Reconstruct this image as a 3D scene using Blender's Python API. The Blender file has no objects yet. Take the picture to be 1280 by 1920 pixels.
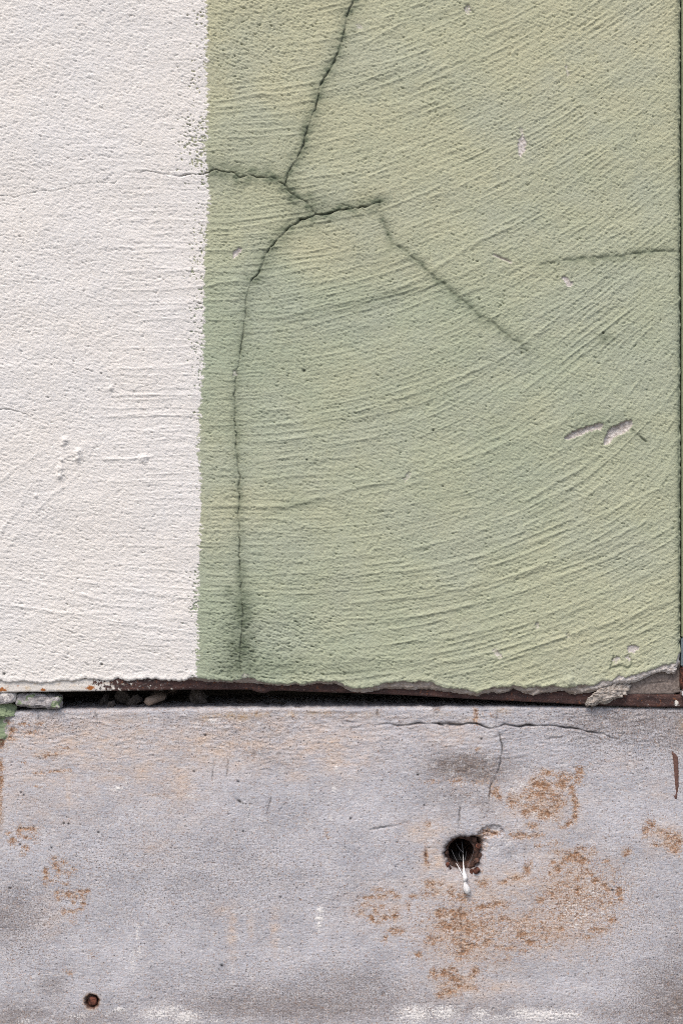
import bpy, bmesh, math, random
import numpy as np

random.seed(7)
scene = bpy.context.scene
COL = scene.collection

# ------------------------------------------------------------------ camera
S = 0.00075                  # metres for one unit of the survey grid (u to the right, v downwards)
Z_BASE = 0.14                # height of v = 1920 above the pavement
CAM_D = 2.0


def wx(u):
    return (u - 640.0) * S


def wz(v):
    return (1920.0 - v) * S + Z_BASE


cam_data = bpy.data.cameras.new("camera")
cam = bpy.data.objects.new("camera", cam_data)
COL.objects.link(cam)
cam.location = (0.0, -CAM_D, wz(960))
cam.rotation_euler = (math.radians(90), 0, 0)
cam_data.sensor_fit = 'VERTICAL'
cam_data.sensor_height = 36.0
cam_data.lens = 36.0 * CAM_D / (1920 * S)
cam_data.clip_start = 0.05
cam_data.clip_end = 2000
scene.camera = cam

# ------------------------------------------------------------------ light
SUN_EL, SUN_AZ = 57.0, -22.0            # sun in front of the wall, high and a little to the left
world = bpy.data.worlds.new("World")
scene.world = world
world.use_nodes = True
wn = world.node_tree
wn.nodes.clear()
w_out = wn.nodes.new("ShaderNodeOutputWorld")
w_bg = wn.nodes.new("ShaderNodeBackground")
w_sky = wn.nodes.new("ShaderNodeTexSky")
w_sky.sky_type = 'NISHITA'
w_sky.sun_disc = False
w_sky.sun_elevation = math.radians(SUN_EL)
w_sky.sun_rotation = math.radians(180 + SUN_AZ * -1)
w_sky.air_density = 1.0
w_sky.dust_density = 3.5
w_sky.ozone_density = 1.0
w_bg.inputs["Strength"].default_value = 0.11
wn.links.new(w_sky.outputs[0], w_bg.inputs[0])
wn.links.new(w_bg.outputs[0], w_out.inputs[0])

sun_d = bpy.data.lights.new("sun", 'SUN')
sun_d.energy = 1.5
sun_d.angle = math.radians(24)
sun_d.color = (1.0, 0.95, 0.885)
sun = bpy.data.objects.new("sun", sun_d)
COL.objects.link(sun)
sun.location = (-1.5, -3, 4)
sun.rotation_euler = (math.radians(90 - SUN_EL), 0, math.radians(SUN_AZ))

scene.view_settings.view_transform = 'Standard'
scene.view_settings.look = 'None'
scene.view_settings.exposure = 0.6
scene.view_settings.gamma = 1.0
scene.view_settings.use_curve_mapping = False
scene.render.engine = 'CYCLES'
scene.cycles.max_bounces = 6
scene.cycles.filter_width = 1.0
scene.cycles.use_denoising = False


# ------------------------------------------------------------------ helpers: noise
def lattice(seed):
    a = np.random.RandomState(seed).rand(256, 256).astype(np.float32) * (2 * np.pi)
    return np.cos(a), np.sin(a)


LAT = [lattice(k) for k in range(12)]


def gn(x, y, seed=0):
    """gradient noise, about -1 .. 1"""
    gx, gy = LAT[seed % 12]
    off = 17.3 * seed
    x = np.asarray(x, np.float32) + np.float32(off)
    y = np.asarray(y, np.float32) + np.float32(off * 1.7)
    xi = np.floor(x)
    yi = np.floor(y)
    fx = x - xi
    fy = y - yi
    xi = xi.astype(np.int32)
    yi = yi.astype(np.int32)
    ux = fx * fx * fx * (fx * (fx * 6 - 15) + 10)
    uy = fy * fy * fy * (fy * (fy * 6 - 15) + 10)
    x0, x1, y0, y1 = xi & 255, (xi + 1) & 255, yi & 255, (yi + 1) & 255
    n00 = gx[y0, x0] * fx + gy[y0, x0] * fy
    n10 = gx[y0, x1] * (fx - 1) + gy[y0, x1] * fy
    n01 = gx[y1, x0] * fx + gy[y1, x0] * (fy - 1)
    n11 = gx[y1, x1] * (fx - 1) + gy[y1, x1] * (fy - 1)
    a = n00 + ux * (n10 - n00)
    b = n01 + ux * (n11 - n01)
    return (a + uy * (b - a)) * 1.5


def fbm(x, y, octaves=4, seed=0, gain=0.5):
    t = 0.0
    a = 1.0
    n = 0.0
    for k in range(octaves):
        t = t + a * gn(x * (2.03 ** k), y * (2.03 ** k), seed + k)
        n += a
        a *= gain
    return t / n


def sst(a, b, x):
    t = np.clip((x - a) / (b - a), 0, 1)
    return t * t * (3 - 2 * t)


def pl(table):
    xs = np.array([t[0] for t in table], float)
    ys = np.array([t[1] for t in table], float)
    o = np.argsort(xs)
    return xs[o], ys[o]


def jag(points, amp, seed, step=5.0):
    """a polyline with smaller random kinks"""
    rs = np.random.RandomState(seed)
    out = [np.array(points[0], float)]
    for a, b in zip(points[:-1], points[1:]):
        a = np.array(a, float)
        b = np.array(b, float)
        n = max(1, int(np.hypot(*(b - a)) / step))
        d = b - a
        nrm = np.array([-d[1], d[0]]) / (np.hypot(*d) + 1e-6)
        for k in range(1, n + 1):
            p = a + d * k / n
            if k < n:
                p = p + nrm * rs.uniform(-amp, amp)
            out.append(p)
    return out


def dist_poly(U, V, us, vs, pts, pad):
    """distance to a polyline, evaluated only near it; also the share of its length reached"""
    D = np.full(U.shape, 1e3, np.float32)
    T = np.zeros(U.shape, np.float32)
    n = len(pts) - 1
    for k in range(n):
        a, b = pts[k], pts[k + 1]
        c0 = np.searchsorted(us, min(a[0], b[0]) - pad)
        c1 = np.searchsorted(us, max(a[0], b[0]) + pad)
        r0 = np.searchsorted(vs, min(a[1], b[1]) - pad - 26)
        r1 = np.searchsorted(vs, max(a[1], b[1]) + pad + 26)
        if c0 >= c1 or r0 >= r1:
            continue
        u = U[r0:r1, c0:c1]
        v = V[r0:r1, c0:c1]
        dx, dy = b[0] - a[0], b[1] - a[1]
        L = dx * dx + dy * dy + 1e-9
        t = np.clip(((u - a[0]) * dx + (v - a[1]) * dy) / L, 0, 1)
        d = np.hypot(u - a[0] - t * dx, v - a[1] - t * dy)
        w = D[r0:r1, c0:c1]
        m = d < w
        w[m] = d[m]
        T[r0:r1, c0:c1][m] = ((k + t) / n)[m]
    return D, T


def blobs(U, V, us, vs, items):
    """soft elliptical marks: (u, v, ru, rv, strength[, rotation])"""
    M = np.zeros(U.shape, np.float32)
    for it in items:
        cu, cv, ru, rv, st = it[:5]
        rot = math.radians(it[5]) if len(it) > 5 else 0.0
        R = 2.3 * max(ru, rv)
        c0 = np.searchsorted(us, cu - R)
        c1 = np.searchsorted(us, cu + R)
        r0 = np.searchsorted(vs, cv - R - 26)
        r1 = np.searchsorted(vs, cv + R + 26)
        if c0 >= c1 or r0 >= r1:
            continue
        du = U[r0:r1, c0:c1] - cu
        dv = V[r0:r1, c0:c1] - cv
        x = du * math.cos(rot) + dv * math.sin(rot)
        y = -du * math.sin(rot) + dv * math.cos(rot)
        g = st * np.exp(-0.9 * ((x / ru) ** 2 + (y / rv) ** 2))
        w = M[r0:r1, c0:c1]
        np.maximum(w, g, out=w)
    return M


def poly_mask(U, V, us, vs, pts, soft=1.5):
    """signed inside mask of a polygon, soft edge"""
    pts = [np.array(p, float) for p in pts]
    c0 = np.searchsorted(us, min(p[0] for p in pts) - 12)
    c1 = np.searchsorted(us, max(p[0] for p in pts) + 12)
    r0 = np.searchsorted(vs, min(p[1] for p in pts) - 38)
    r1 = np.searchsorted(vs, max(p[1] for p in pts) + 38)
    u = U[r0:r1, c0:c1]
    v = V[r0:r1, c0:c1]
    jit = 2.6 * gn(u / 5, v / 4, 5)
    uu = u + jit
    vv = v + 2.4 * gn(u / 5, v / 4, 6)
    inside = np.zeros(u.shape, bool)
    D = np.full(u.shape, 1e3)
    n = len(pts)
    for k in range(n):
        a, b = pts[k], pts[(k + 1) % n]
        cond = ((a[1] > vv) != (b[1] > vv))
        xx = (b[0] - a[0]) * (vv - a[1]) / (b[1] - a[1] + 1e-9) + a[0]
        inside ^= cond & (uu < xx)
        dx, dy = b[0] - a[0], b[1] - a[1]
        t = np.clip(((uu - a[0]) * dx + (vv - a[1]) * dy) / (dx * dx + dy * dy + 1e-9), 0, 1)
        D = np.minimum(D, np.hypot(uu - a[0] - t * dx, vv - a[1] - t * dy))
    sd = np.where(inside, D, -D)
    M = np.zeros(U.shape, np.float32)
    M[r0:r1, c0:c1] = sst(-soft, soft, sd)
    return M


# ------------------------------------------------------------------ helpers: objects
def empty(name, loc, label, cat, group=None):
    o = bpy.data.objects.new(name, None)
    o.empty_display_size = 0.02
    o.location = loc
    COL.objects.link(o)
    o["label"] = label
    o["category"] = cat
    if group:
        o["group"] = group
    return o


def tag(o, label, cat, group=None):
    o["label"] = label
    o["category"] = cat
    if group:
        o["group"] = group
    return o


def link(name, me, mat, parent=None):
    o = bpy.data.objects.new(name, me)
    COL.objects.link(o)
    if mat:
        me.materials.append(mat)
    if parent:
        o.parent = parent
        o.matrix_parent_inverse = parent.matrix_basis.inverted()
    return o


def grid_mesh(name, X, Y, Z, attrs, mask=None, smooth=True):
    R, C = X.shape
    idx = np.arange(R * C, dtype=np.int32).reshape(R, C)
    # seen from -Y with rows going down: wind so that normals face the camera
    f = np.stack([idx[:-1, :-1], idx[1:, :-1], idx[1:, 1:], idx[:-1, 1:]], -1)
    if mask is not None:
        f = f[mask]
    f = f.reshape(-1, 4)
    used, inv = np.unique(f.ravel(), return_inverse=True)
    co = np.stack([X.ravel()[used], Y.ravel()[used], Z.ravel()[used]], -1).astype(np.float32)
    me = bpy.data.meshes.new(name)
    me.vertices.add(len(used))
    me.vertices.foreach_set("co", co.ravel())
    nf = len(f)
    me.loops.add(nf * 4)
    me.loops.foreach_set("vertex_index", inv.astype(np.int32).ravel())
    me.polygons.add(nf)
    me.polygons.foreach_set("loop_start", np.arange(0, nf * 4, 4, dtype=np.int32))
    me.polygons.foreach_set("use_smooth", np.full(nf, smooth, bool))
    me.update(calc_edges=True)
    for k, a in attrs.items():
        at = me.attributes.new(k, 'FLOAT', 'POINT')
        at.data.foreach_set("value", np.ascontiguousarray(a.ravel()[used], np.float32))
    return me


def bm_mesh(name, bm, smooth=True):
    me = bpy.data.meshes.new(name)
    bmesh.ops.recalc_face_normals(bm, faces=bm.faces)
    for f in bm.faces:
        f.smooth = smooth
    bm.to_mesh(me)
    bm.free()
    return me


def lump_mesh(name, size, seed, rough=0.22, boxy=0.6, sub=4, facets=0):
    """an irregular stone or mortar lump, size = full extents in metres"""
    bm = bmesh.new()
    bmesh.ops.create_icosphere(bm, subdivisions=sub, radius=1.0)
    rs = np.random.RandomState(seed)
    P = np.array([v.co[:] for v in bm.verts])
    n = P / np.linalg.norm(P, axis=1, keepdims=True)
    q = np.sign(n) * np.abs(n) ** boxy
    q /= np.abs(q).max()
    for k in range(facets):
        d = rs.normal(size=3)
        d /= np.linalg.norm(d)
        t = rs.uniform(0.45, 0.8)
        s = q @ d
        q = q - np.outer(np.maximum(s - t, 0) * 0.85, d)
    o = rs.uniform(0, 60)
    asp = np.array(size) / min(size)
    m = q * asp
    w = fbm(m[:, 0] * 1.1 + o, m[:, 1] * 1.3 + m[:, 2] * 1.1, 4, seed % 7)
    w2 = fbm(m[:, 0] * 3.1 + o, m[:, 2] * 3.3 + m[:, 1] * 2.1, 4, seed % 5)
    q = q * asp + n * (rough * 1.6 * w + rough * 1.1 * w2)[:, None]
    ext = q.max(0) - q.min(0)
    q = (q - (q.max(0) + q.min(0)) / 2) / ext * np.array(size)
    for v, c in zip(bm.verts, q):
        v.co = c
    return bm_mesh(name, bm)


def tube_mesh(name, pts, radii, seg=10, seed=0, rough=0.0, flat=1.0):
    """a tapered tube along points in world coordinates"""
    bm = bmesh.new()
    rs = np.random.RandomState(seed)
    pts = [np.array(p, float) for p in pts]
    rings = []
    for k, p in enumerate(pts):
        a = pts[max(k - 1, 0)]
        b = pts[min(k + 1, len(pts) - 1)]
        t = (b - a) / (np.linalg.norm(b - a) + 1e-9)
        up = np.array([0, 1.0, 0]) if abs(t[1]) < 0.9 else np.array([1.0, 0, 0])
        e1 = np.cross(t, up)
        e1 /= np.linalg.norm(e1)
        e2 = np.cross(t, e1)
        ring = []
        for j in range(seg):
            an = 2 * math.pi * j / seg
            r = radii[k] * (1 + rs.uniform(-rough, rough))
            ring.append(bm.verts.new(p + r * (math.cos(an) * e1 + flat * math.sin(an) * e2)))
        rings.append(ring)
    for r0, r1 in zip(rings[:-1], rings[1:]):
        for j in range(seg):
            bm.faces.new((r0[j], r0[(j + 1) % seg], r1[(j + 1) % seg], r1[j]))
    bm.faces.new(rings[0])
    bm.faces.new(rings[-1])
    return bm_mesh(name, bm)


def box_mesh(name, x0, x1, y0, y1, z0, z1, bevel=0.0):
    bm = bmesh.new()
    bmesh.ops.create_cube(bm, size=1.0)
    for v in bm.verts:
        v.co = ((x0 + x1) / 2 + v.co.x * (x1 - x0), (y0 + y1) / 2 + v.co.y * (y1 - y0), (z0 + z1) / 2 + v.co.z * (z1 - z0))
    if bevel:
        bmesh.ops.bevel(bm, geom=bm.edges[:], offset=bevel, segments=2, affect='EDGES')
    return bm_mesh(name, bm, smooth=False)


# ------------------------------------------------------------------ helpers: node materials
class NT:
    def __init__(self, name, rough=0.85):
        self.m = bpy.data.materials.new(name)
        self.m.use_nodes = True
        self.t = self.m.node_tree
        self.b = self.t.nodes["Principled BSDF"]
        self.b.inputs["Roughness"].default_value = rough
        self.b.inputs["Specular IOR Level"].default_value = 0.25
        self.geo = self.t.nodes.new("ShaderNodeNewGeometry").outputs["Position"]

    def set(self, socket, val):
        if hasattr(val, "is_linked") or hasattr(val, "links"):
            self.t.links.new(val, socket)
        elif isinstance(val, (tuple, list)):
            socket.default_value = (*val, 1.0) if len(val) == 3 else val
        else:
            socket.default_value = val

    def attr(self, name):
        n = self.t.nodes.new("ShaderNodeAttribute")
        n.attribute_name = name
        return n.outputs["Fac"]

    def noise(self, scale, detail=3.0, rough=0.5, stretch=(1, 1, 1), off=(0, 0, 0), dist=0.0):
        mp = self.t.nodes.new("ShaderNodeMapping")
        mp.inputs["Scale"].default_value = stretch
        mp.inputs["Location"].default_value = off
        self.t.links.new(self.geo, mp.inputs["Vector"])
        n = self.t.nodes.new("ShaderNodeTexNoise")
        n.inputs["Scale"].default_value = scale
        n.inputs["Detail"].default_value = detail
        n.inputs["Roughness"].default_value = rough
        n.inputs["Distortion"].default_value = dist
        self.t.links.new(mp.outputs[0], n.inputs["Vector"])
        return n.outputs["Fac"]

    def voronoi(self, scale, stretch=(1, 1, 1), out="Distance", rnd=1.0):
        mp = self.t.nodes.new("ShaderNodeMapping")
        mp.inputs["Scale"].default_value = stretch
        self.t.links.new(self.geo, mp.inputs["Vector"])
        n = self.t.nodes.new("ShaderNodeTexVoronoi")
        n.inputs["Scale"].default_value = scale
        n.inputs["Randomness"].default_value = rnd
        self.t.links.new(mp.outputs[0], n.inputs["Vector"])
        return n.outputs[out]

    def ramp(self, val, lo, hi, a=0.0, b=1.0):
        n = self.t.nodes.new("ShaderNodeMapRange")
        n.interpolation_type = 'SMOOTHSTEP'
        self.set(n.inputs["Value"], val)
        self.set(n.inputs["From Min"], lo)
        self.set(n.inputs["From Max"], hi)
        self.set(n.inputs["To Min"], a)
        self.set(n.inputs["To Max"], b)
        return n.outputs["Result"]

    def math(self, op, a, b=0.0, c=None, clamp=False):
        n = self.t.nodes.new("ShaderNodeMath")
        n.operation = op
        n.use_clamp = clamp
        self.set(n.inputs[0], a)
        self.set(n.inputs[1], b)
        if c is not None:
            self.set(n.inputs[2], c)
        return n.outputs[0]

    def mix(self, fac, a, b, blend='MIX'):
        n = self.t.nodes.new("ShaderNodeMix")
        n.data_type = 'RGBA'
        n.blend_type = blend
        n.clamp_factor = True
        self.set(n.inputs[0], fac)
        self.set(n.inputs[6], a)
        self.set(n.inputs[7], b)
        return n.outputs[2]

    def bump(self, height, dist, strength=1.0, normal=None):
        n = self.t.nodes.new("ShaderNodeBump")
        n.inputs["Strength"].default_value = strength
        n.inputs["Distance"].default_value = dist
        self.t.links.new(height, n.inputs["Height"])
        if normal is not None:
            self.t.links.new(normal, n.inputs["Normal"])
        return n.outputs[0]

    def done(self, color, normal=None, rough=None):
        self.set(self.b.inputs["Base Color"], color)
        if normal is not None:
            self.t.links.new(normal, self.b.inputs["Normal"])
        if rough is not None:
            self.set(self.b.inputs["Roughness"], rough)
        return self.m


# bare mortar colour shared by the wall and the lumps
def mortar_color(M, light=(0.50, 0.47, 0.45), dark=(0.27, 0.235, 0.21)):
    a = M.noise(260, 4, 0.6)
    c = M.mix(M.ramp(a, 0.35, 0.65), dark, light)
    s = M.noise(900, 2, 0.6, off=(3, 1, 2))
    return M.mix(M.ramp(s, 0.6, 0.72, 0, 0.45), c, (0.16, 0.14, 0.13))


# wall render: white paint, green paint, stains and bare mortar
M = NT("painted_plaster", 0.9)
tone = M.math('ADD', M.attr("tone"), M.ramp(M.noise(16, 4, 0.6, stretch=(1, 1, 1.6)), 0.25, 0.75, -0.14, 0.10), clamp=True)
green = M.mix(tone, (0.366, 0.408, 0.296), (0.488, 0.476, 0.322))
grey = M.ramp(M.noise(9, 4, 0.6, off=(5, 0, 1)), 0.42, 0.68, 0.0, 0.40)
green = M.mix(grey, green, (0.392, 0.418, 0.338))
fade = M.ramp(M.noise(420, 3, 0.6, off=(2, 2, 2)), 0.3, 0.7, 0.93, 1.07)
green = M.mix(1.0, green, M.t.nodes.new("ShaderNodeCombineColor").outputs[0], 'MULTIPLY')
cc = M.t.nodes[-1] if M.t.nodes[-1].bl_idname == "ShaderNodeCombineColor" else [n for n in M.t.nodes if n.bl_idname == "ShaderNodeCombineColor"][-1]
for k in range(3):
    M.t.links.new(fade, cc.inputs[k])
white = M.mix(M.ramp(M.noise(7, 3, 0.6), 0.35, 0.7), (0.765, 0.726, 0.680), (0.748, 0.722, 0.695))
col = M.mix(M.attr("white"), green, white)
col = M.mix(M.attr("algae_dark"), col, (0.115, 0.14, 0.09))
col = M.mix(M.attr("dark_mark"), col, (0.05, 0.055, 0.045))
col = M.mix(M.attr("bare"), col, mortar_color(M, (0.70, 0.655, 0.62), (0.47, 0.42, 0.385)))
col = M.mix(M.attr("brown"), col, (0.23, 0.17, 0.125))
bh = M.math('ADD', M.math('MULTIPLY', M.noise(820, 3, 0.65), 0.9), M.noise(400, 3, 0.6))
MAT_PLASTER = M.done(col, M.bump(bh, 0.0011, 0.75))

# bare mortar
M = NT("bare_mortar", 0.95)
MAT_MORTAR = M.done(mortar_color(M), M.bump(M.noise(500, 4, 0.6), 0.0012, 0.8))
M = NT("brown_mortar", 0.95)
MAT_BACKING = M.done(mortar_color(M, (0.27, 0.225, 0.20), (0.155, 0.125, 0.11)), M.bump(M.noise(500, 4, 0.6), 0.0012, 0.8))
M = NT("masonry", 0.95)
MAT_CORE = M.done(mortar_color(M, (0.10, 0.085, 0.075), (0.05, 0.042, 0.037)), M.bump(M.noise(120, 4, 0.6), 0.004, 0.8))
M = NT("tan_mortar", 0.95)
MAT_TAN = M.done(mortar_color(M, (0.52, 0.475, 0.43), (0.31, 0.26, 0.22)), M.bump(M.noise(480, 4, 0.6), 0.0014, 0.9))

# mortar lumps with leftovers of paint
def painted_lump(name, white_amt, green_amt, seed):
    M = NT(name, 0.95)
    c = mortar_color(M, (0.47, 0.445, 0.445), (0.30, 0.275, 0.27))
    c = M.mix(M.ramp(M.noise(55, 4, 0.6, off=(seed, 0, 0)), white_amt, white_amt + 0.05), c, (0.70, 0.66, 0.62))
    c = M.mix(M.ramp(M.noise(48, 4, 0.6, off=(0, seed, 3)), green_amt, green_amt + 0.05), c, (0.27, 0.33, 0.20))
    return M.done(c, M.bump(M.noise(500, 4, 0.6), 0.0014, 0.9))


# rusted steel with flaking white paint
M = NT("rusted_steel", 0.7)
r1 = M.noise(45, 5, 0.65, stretch=(1, 1, 3))
rc = M.mix(M.ramp(r1, 0.35, 0.68), (0.038, 0.022, 0.021), (0.095, 0.050, 0.042))
rc = M.mix(M.ramp(M.noise(220, 3, 0.6), 0.60, 0.70, 0, 0.7), rc, (0.20, 0.075, 0.035))
rc = M.mix(M.ramp(M.noise(700, 2, 0.5), 0.64, 0.70, 0, 0.5), rc, (0.30, 0.26, 0.25))
pm = M.math('ADD', M.attr("paint"), M.ramp(M.noise(170, 5, 0.7), 0.25, 0.75, -0.42, 0.42))
pm = M.ramp(pm, 0.42, 0.60)
pc = M.mix(M.ramp(M.noise(90, 3, 0.6, off=(7, 0, 0)), 0.5, 0.75, 0, 0.8), (0.70, 0.66, 0.61), (0.56, 0.43, 0.28))
rc = M.mix(pm, rc, pc)
rc = M.mix(M.ramp(M.math('ADD', M.attr("orange"), M.ramp(M.noise(300, 3, 0.6), 0.2, 0.8, -0.3, 0.3)), 0.4, 0.75), rc, (0.36, 0.13, 0.035))
rh = M.math('ADD', M.noise(320, 4, 0.65), M.math('MULTIPLY', pm, 0.7))
MAT_STEEL = M.done(rc, M.bump(rh, 0.0012, 0.9))

M = NT("flaky_rust", 0.85)
rc = M.mix(M.ramp(M.noise(160, 4, 0.65), 0.38, 0.66), (0.04, 0.02, 0.016), (0.19, 0.07, 0.045))
MAT_RUST = M.done(rc, M.bump(M.noise(500, 4, 0.7), 0.0016, 1.0))
M = NT("dark_pipe_rust", 0.85)
rc = M.mix(M.ramp(M.noise(160, 4, 0.65), 0.38, 0.66), (0.045, 0.028, 0.023), (0.15, 0.080, 0.060))
MAT_PIPE = M.done(rc, M.bump(M.noise(500, 4, 0.7), 0.0016, 1.0))

# concrete
M = NT("weathered_concrete", 0.9)
base = M.mix(M.ramp(M.noise(14, 5, 0.62, stretch=(1, 1, 1.4)), 0.32, 0.68), (0.395, 0.398, 0.435), (0.548, 0.543, 0.578))
wn1 = M.ramp(M.noise(38, 5, 0.65, stretch=(1, 1, 2.2)), 0.25, 0.75, -1.0, 1.0)
wpatch = M.math('MULTIPLY', M.attr("warm"), M.math('MULTIPLY_ADD', wn1, 0.75, 1.05))
wpatch = M.math('ADD', wpatch, M.math('MULTIPLY_ADD', wn1, 0.10, -0.03), clamp=True)
base = M.mix(M.math('MULTIPLY', wpatch, 1.0), base, (0.62, 0.49, 0.40))
blue = M.ramp(M.noise(26, 4, 0.6, off=(4, 1, 9)), 0.55, 0.72, 0, 0.35)
base = M.mix(blue, base, (0.40, 0.41, 0.47))
base = M.mix(M.math('MULTIPLY', M.attr("smudge"), M.ramp(M.noise(60, 4, 0.65, stretch=(1, 1, 2.5)), 0.3, 0.65, 0.55, 1.25)), base, (0.17, 0.14, 0.13))
# fine sand grain, light and dark
g1 = M.noise(520, 3, 0.7)
base = M.mix(M.ramp(M.noise(34, 5, 0.65, stretch=(1, 1, 1.7), off=(2, 3, 6)), 0.45, 0.68, 0, 0.34), base, (0.56, 0.53, 0.52))
base = M.mix(M.ramp(M.noise(75, 6, 0.72, stretch=(1, 1, 1.5), off=(6, 2, 1)), 0.53, 0.60, 0, 0.50), base, (0.66, 0.645, 0.65))
base = M.mix(M.ramp(M.noise(95, 6, 0.74, stretch=(1, 1, 1.8), off=(1, 8, 4)), 0.55, 0.64, 0, 0.46), base, (0.25, 0.235, 0.24))
base = M.mix(M.ramp(M.noise(60, 7, 0.72, stretch=(1, 1, 7), off=(3, 3, 3)), 0.60, 0.66, 0, 0.40), base, (0.27, 0.255, 0.26))
base = M.mix(M.ramp(M.noise(50, 7, 0.72, stretch=(1, 1, 6), off=(9, 3, 5)), 0.60, 0.66, 0, 0.40), base, (0.66, 0.65, 0.65))
base = M.mix(M.ramp(g1, 0.50, 0.70, 0, 0.55), base, (0.74, 0.72, 0.72))
g2 = M.noise(480, 3, 0.7, off=(9, 9, 9))
gthr = M.math('SUBTRACT', 0.63, M.math('MULTIPLY', M.attr("pepper"), 0.15))
base = M.mix(M.ramp(g2, gthr, M.math('ADD', gthr, 0.10), 0, 0.72), base, (0.15, 0.13, 0.125))
vd = M.voronoi(210)
vr = M.voronoi(210, out="Color")
sep = M.t.nodes.new("ShaderNodeSeparateColor")
M.t.links.new(vr, sep.inputs[0])
pick = M.ramp(M.math('ADD', sep.outputs[0], M.math('MULTIPLY', M.attr("pepper"), 0.30)), 0.90, 0.94)
rad = M.math('MULTIPLY', sep.outputs[1], 0.25)
dot = M.math('MULTIPLY', pick, M.ramp(M.math('SUBTRACT', rad, vd), 0.0, 0.06), clamp=True)
base = M.mix(M.math('MULTIPLY', dot, 0.75), base, (0.085, 0.08, 0.085))
# ochre, rust, lime, paint
base = M.mix(M.math('MULTIPLY', M.attr("ochre"), M.ramp(M.noise(330, 4, 0.65), 0.34, 0.6, 0.15, 0.8)), base, (0.42, 0.27, 0.12))
halo = M.ramp(M.math('ADD', M.attr("rust"), M.ramp(M.noise(260, 4, 0.7, off=(3, 7, 6)), 0.28, 0.72, -0.5, 0.5)), 0.05, 0.80, 0, 0.72)
base = M.mix(halo, base, (0.56, 0.42, 0.31))
rn = M.math('ADD', M.ramp(M.noise(560, 4, 0.75, off=(1, 7, 2)), 0.30, 0.70, -0.62, 0.62), M.ramp(M.noise(150, 3, 0.6, off=(8, 7, 2)), 0.3, 0.7, -0.22, 0.22))
rmask = M.ramp(M.math('ADD', M.attr("rust"), rn), 0.14, 0.90, 0, 0.92)
rcol = M.mix(M.ramp(M.noise(260, 4, 0.65), 0.36, 0.66), (0.17, 0.085, 0.046), (0.38, 0.20, 0.105))
base = M.mix(rmask, base, rcol)
ln = M.ramp(M.noise(420, 4, 0.72, off=(2, 5, 8)), 0.28, 0.72, -0.5, 0.5)
lmask = M.ramp(M.math('ADD', M.attr("lime"), ln), 0.38, 0.68, 0, 0.92)
base = M.mix(lmask, base, (0.78, 0.75, 0.72))
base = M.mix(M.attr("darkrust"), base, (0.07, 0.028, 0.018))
base = M.mix(M.attr("dark_mark"), base, (0.035, 0.032, 0.035))
gm = M.ramp(M.math('ADD', M.attr("green"), M.ramp(M.noise(260, 4, 0.6), 0.3, 0.7, -0.3, 0.3)), 0.45, 0.58)
base = M.mix(gm, base, (0.25, 0.31, 0.19))
bh = M.math('ADD', M.math('MULTIPLY', M.noise(560, 4, 0.68), 0.8), M.math('MULTIPLY', dot, -1.2))
bh2 = M.math('ADD', bh, M.noise(150, 3, 0.6, stretch=(1, 1, 3.5)))
MAT_CONC = M.done(base, M.bump(bh2, 0.0009, 0.75))

M = NT("brown_paint", 0.55)
MAT_DRIP = M.done(M.mix(M.noise(200, 3), (0.115, 0.060, 0.048), (0.165, 0.090, 0.072)), M.bump(M.noise(400, 3), 0.0006, 0.6))
M = NT("cobweb", 0.9)
MAT_WEB = M.done(M.mix(M.ramp(M.noise(500, 3), 0.4, 0.7), (0.84, 0.82, 0.80), (0.66, 0.65, 0.66)), M.bump(M.noise(900, 3), 0.0008, 1.0))
M = NT("web_thread", 0.7)
MAT_THREAD = M.done((0.16, 0.16, 0.17))
M = NT("dry_stick", 0.9)
MAT_STICK = M.done(M.mix(M.noise(160, 4, 0.6, stretch=(1, 1, 2)), (0.20, 0.15, 0.115), (0.42, 0.33, 0.27)), M.bump(M.noise(350, 4), 0.0012, 0.9))
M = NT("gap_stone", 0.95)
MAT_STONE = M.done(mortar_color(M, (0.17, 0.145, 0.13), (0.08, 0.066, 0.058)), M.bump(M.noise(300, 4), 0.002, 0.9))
M = NT("post_paint", 0.6)
pc = M.mix(M.ramp(M.noise(70, 4, 0.6), 0.35, 0.65), (0.24, 0.28, 0.17), (0.30, 0.33, 0.21))
MAT_POST = M.done(pc, M.bump(M.noise(120, 4), 0.0012, 0.8))
M = NT("post_bare_paint", 0.6)
MAT_POST_BLUE = M.done(M.mix(M.noise(90, 4), (0.15, 0.20, 0.22), (0.22, 0.27, 0.29)), M.bump(M.noise(200, 4), 0.0008, 0.7))
M = NT("post_white", 0.7)
MAT_POST_WHITE = M.done(M.mix(M.ramp(M.noise(140, 4), 0.45, 0.6), (0.55, 0.55, 0.55), (0.20, 0.08, 0.04)), M.bump(M.noise(300, 4), 0.001, 0.7))
M = NT("pavement", 0.9)
MAT_PAVE = M.done(M.mix(M.ramp(M.noise(40, 6, 0.7), 0.35, 0.65), (0.16, 0.155, 0.15), (0.24, 0.235, 0.225)), M.bump(M.noise(150, 5, 0.7), 0.004, 0.8))

# ------------------------------------------------------------------ ground
bm = bmesh.new()
bmesh.ops.create_grid(bm, x_segments=8, y_segments=8, size=300)
me = bm_mesh("pavement", bm, smooth=False)
pave = link("pavement", me, MAT_PAVE)
pave["kind"] = "structure"
pave["label"] = "grey pavement at the foot of the wall"

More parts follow.
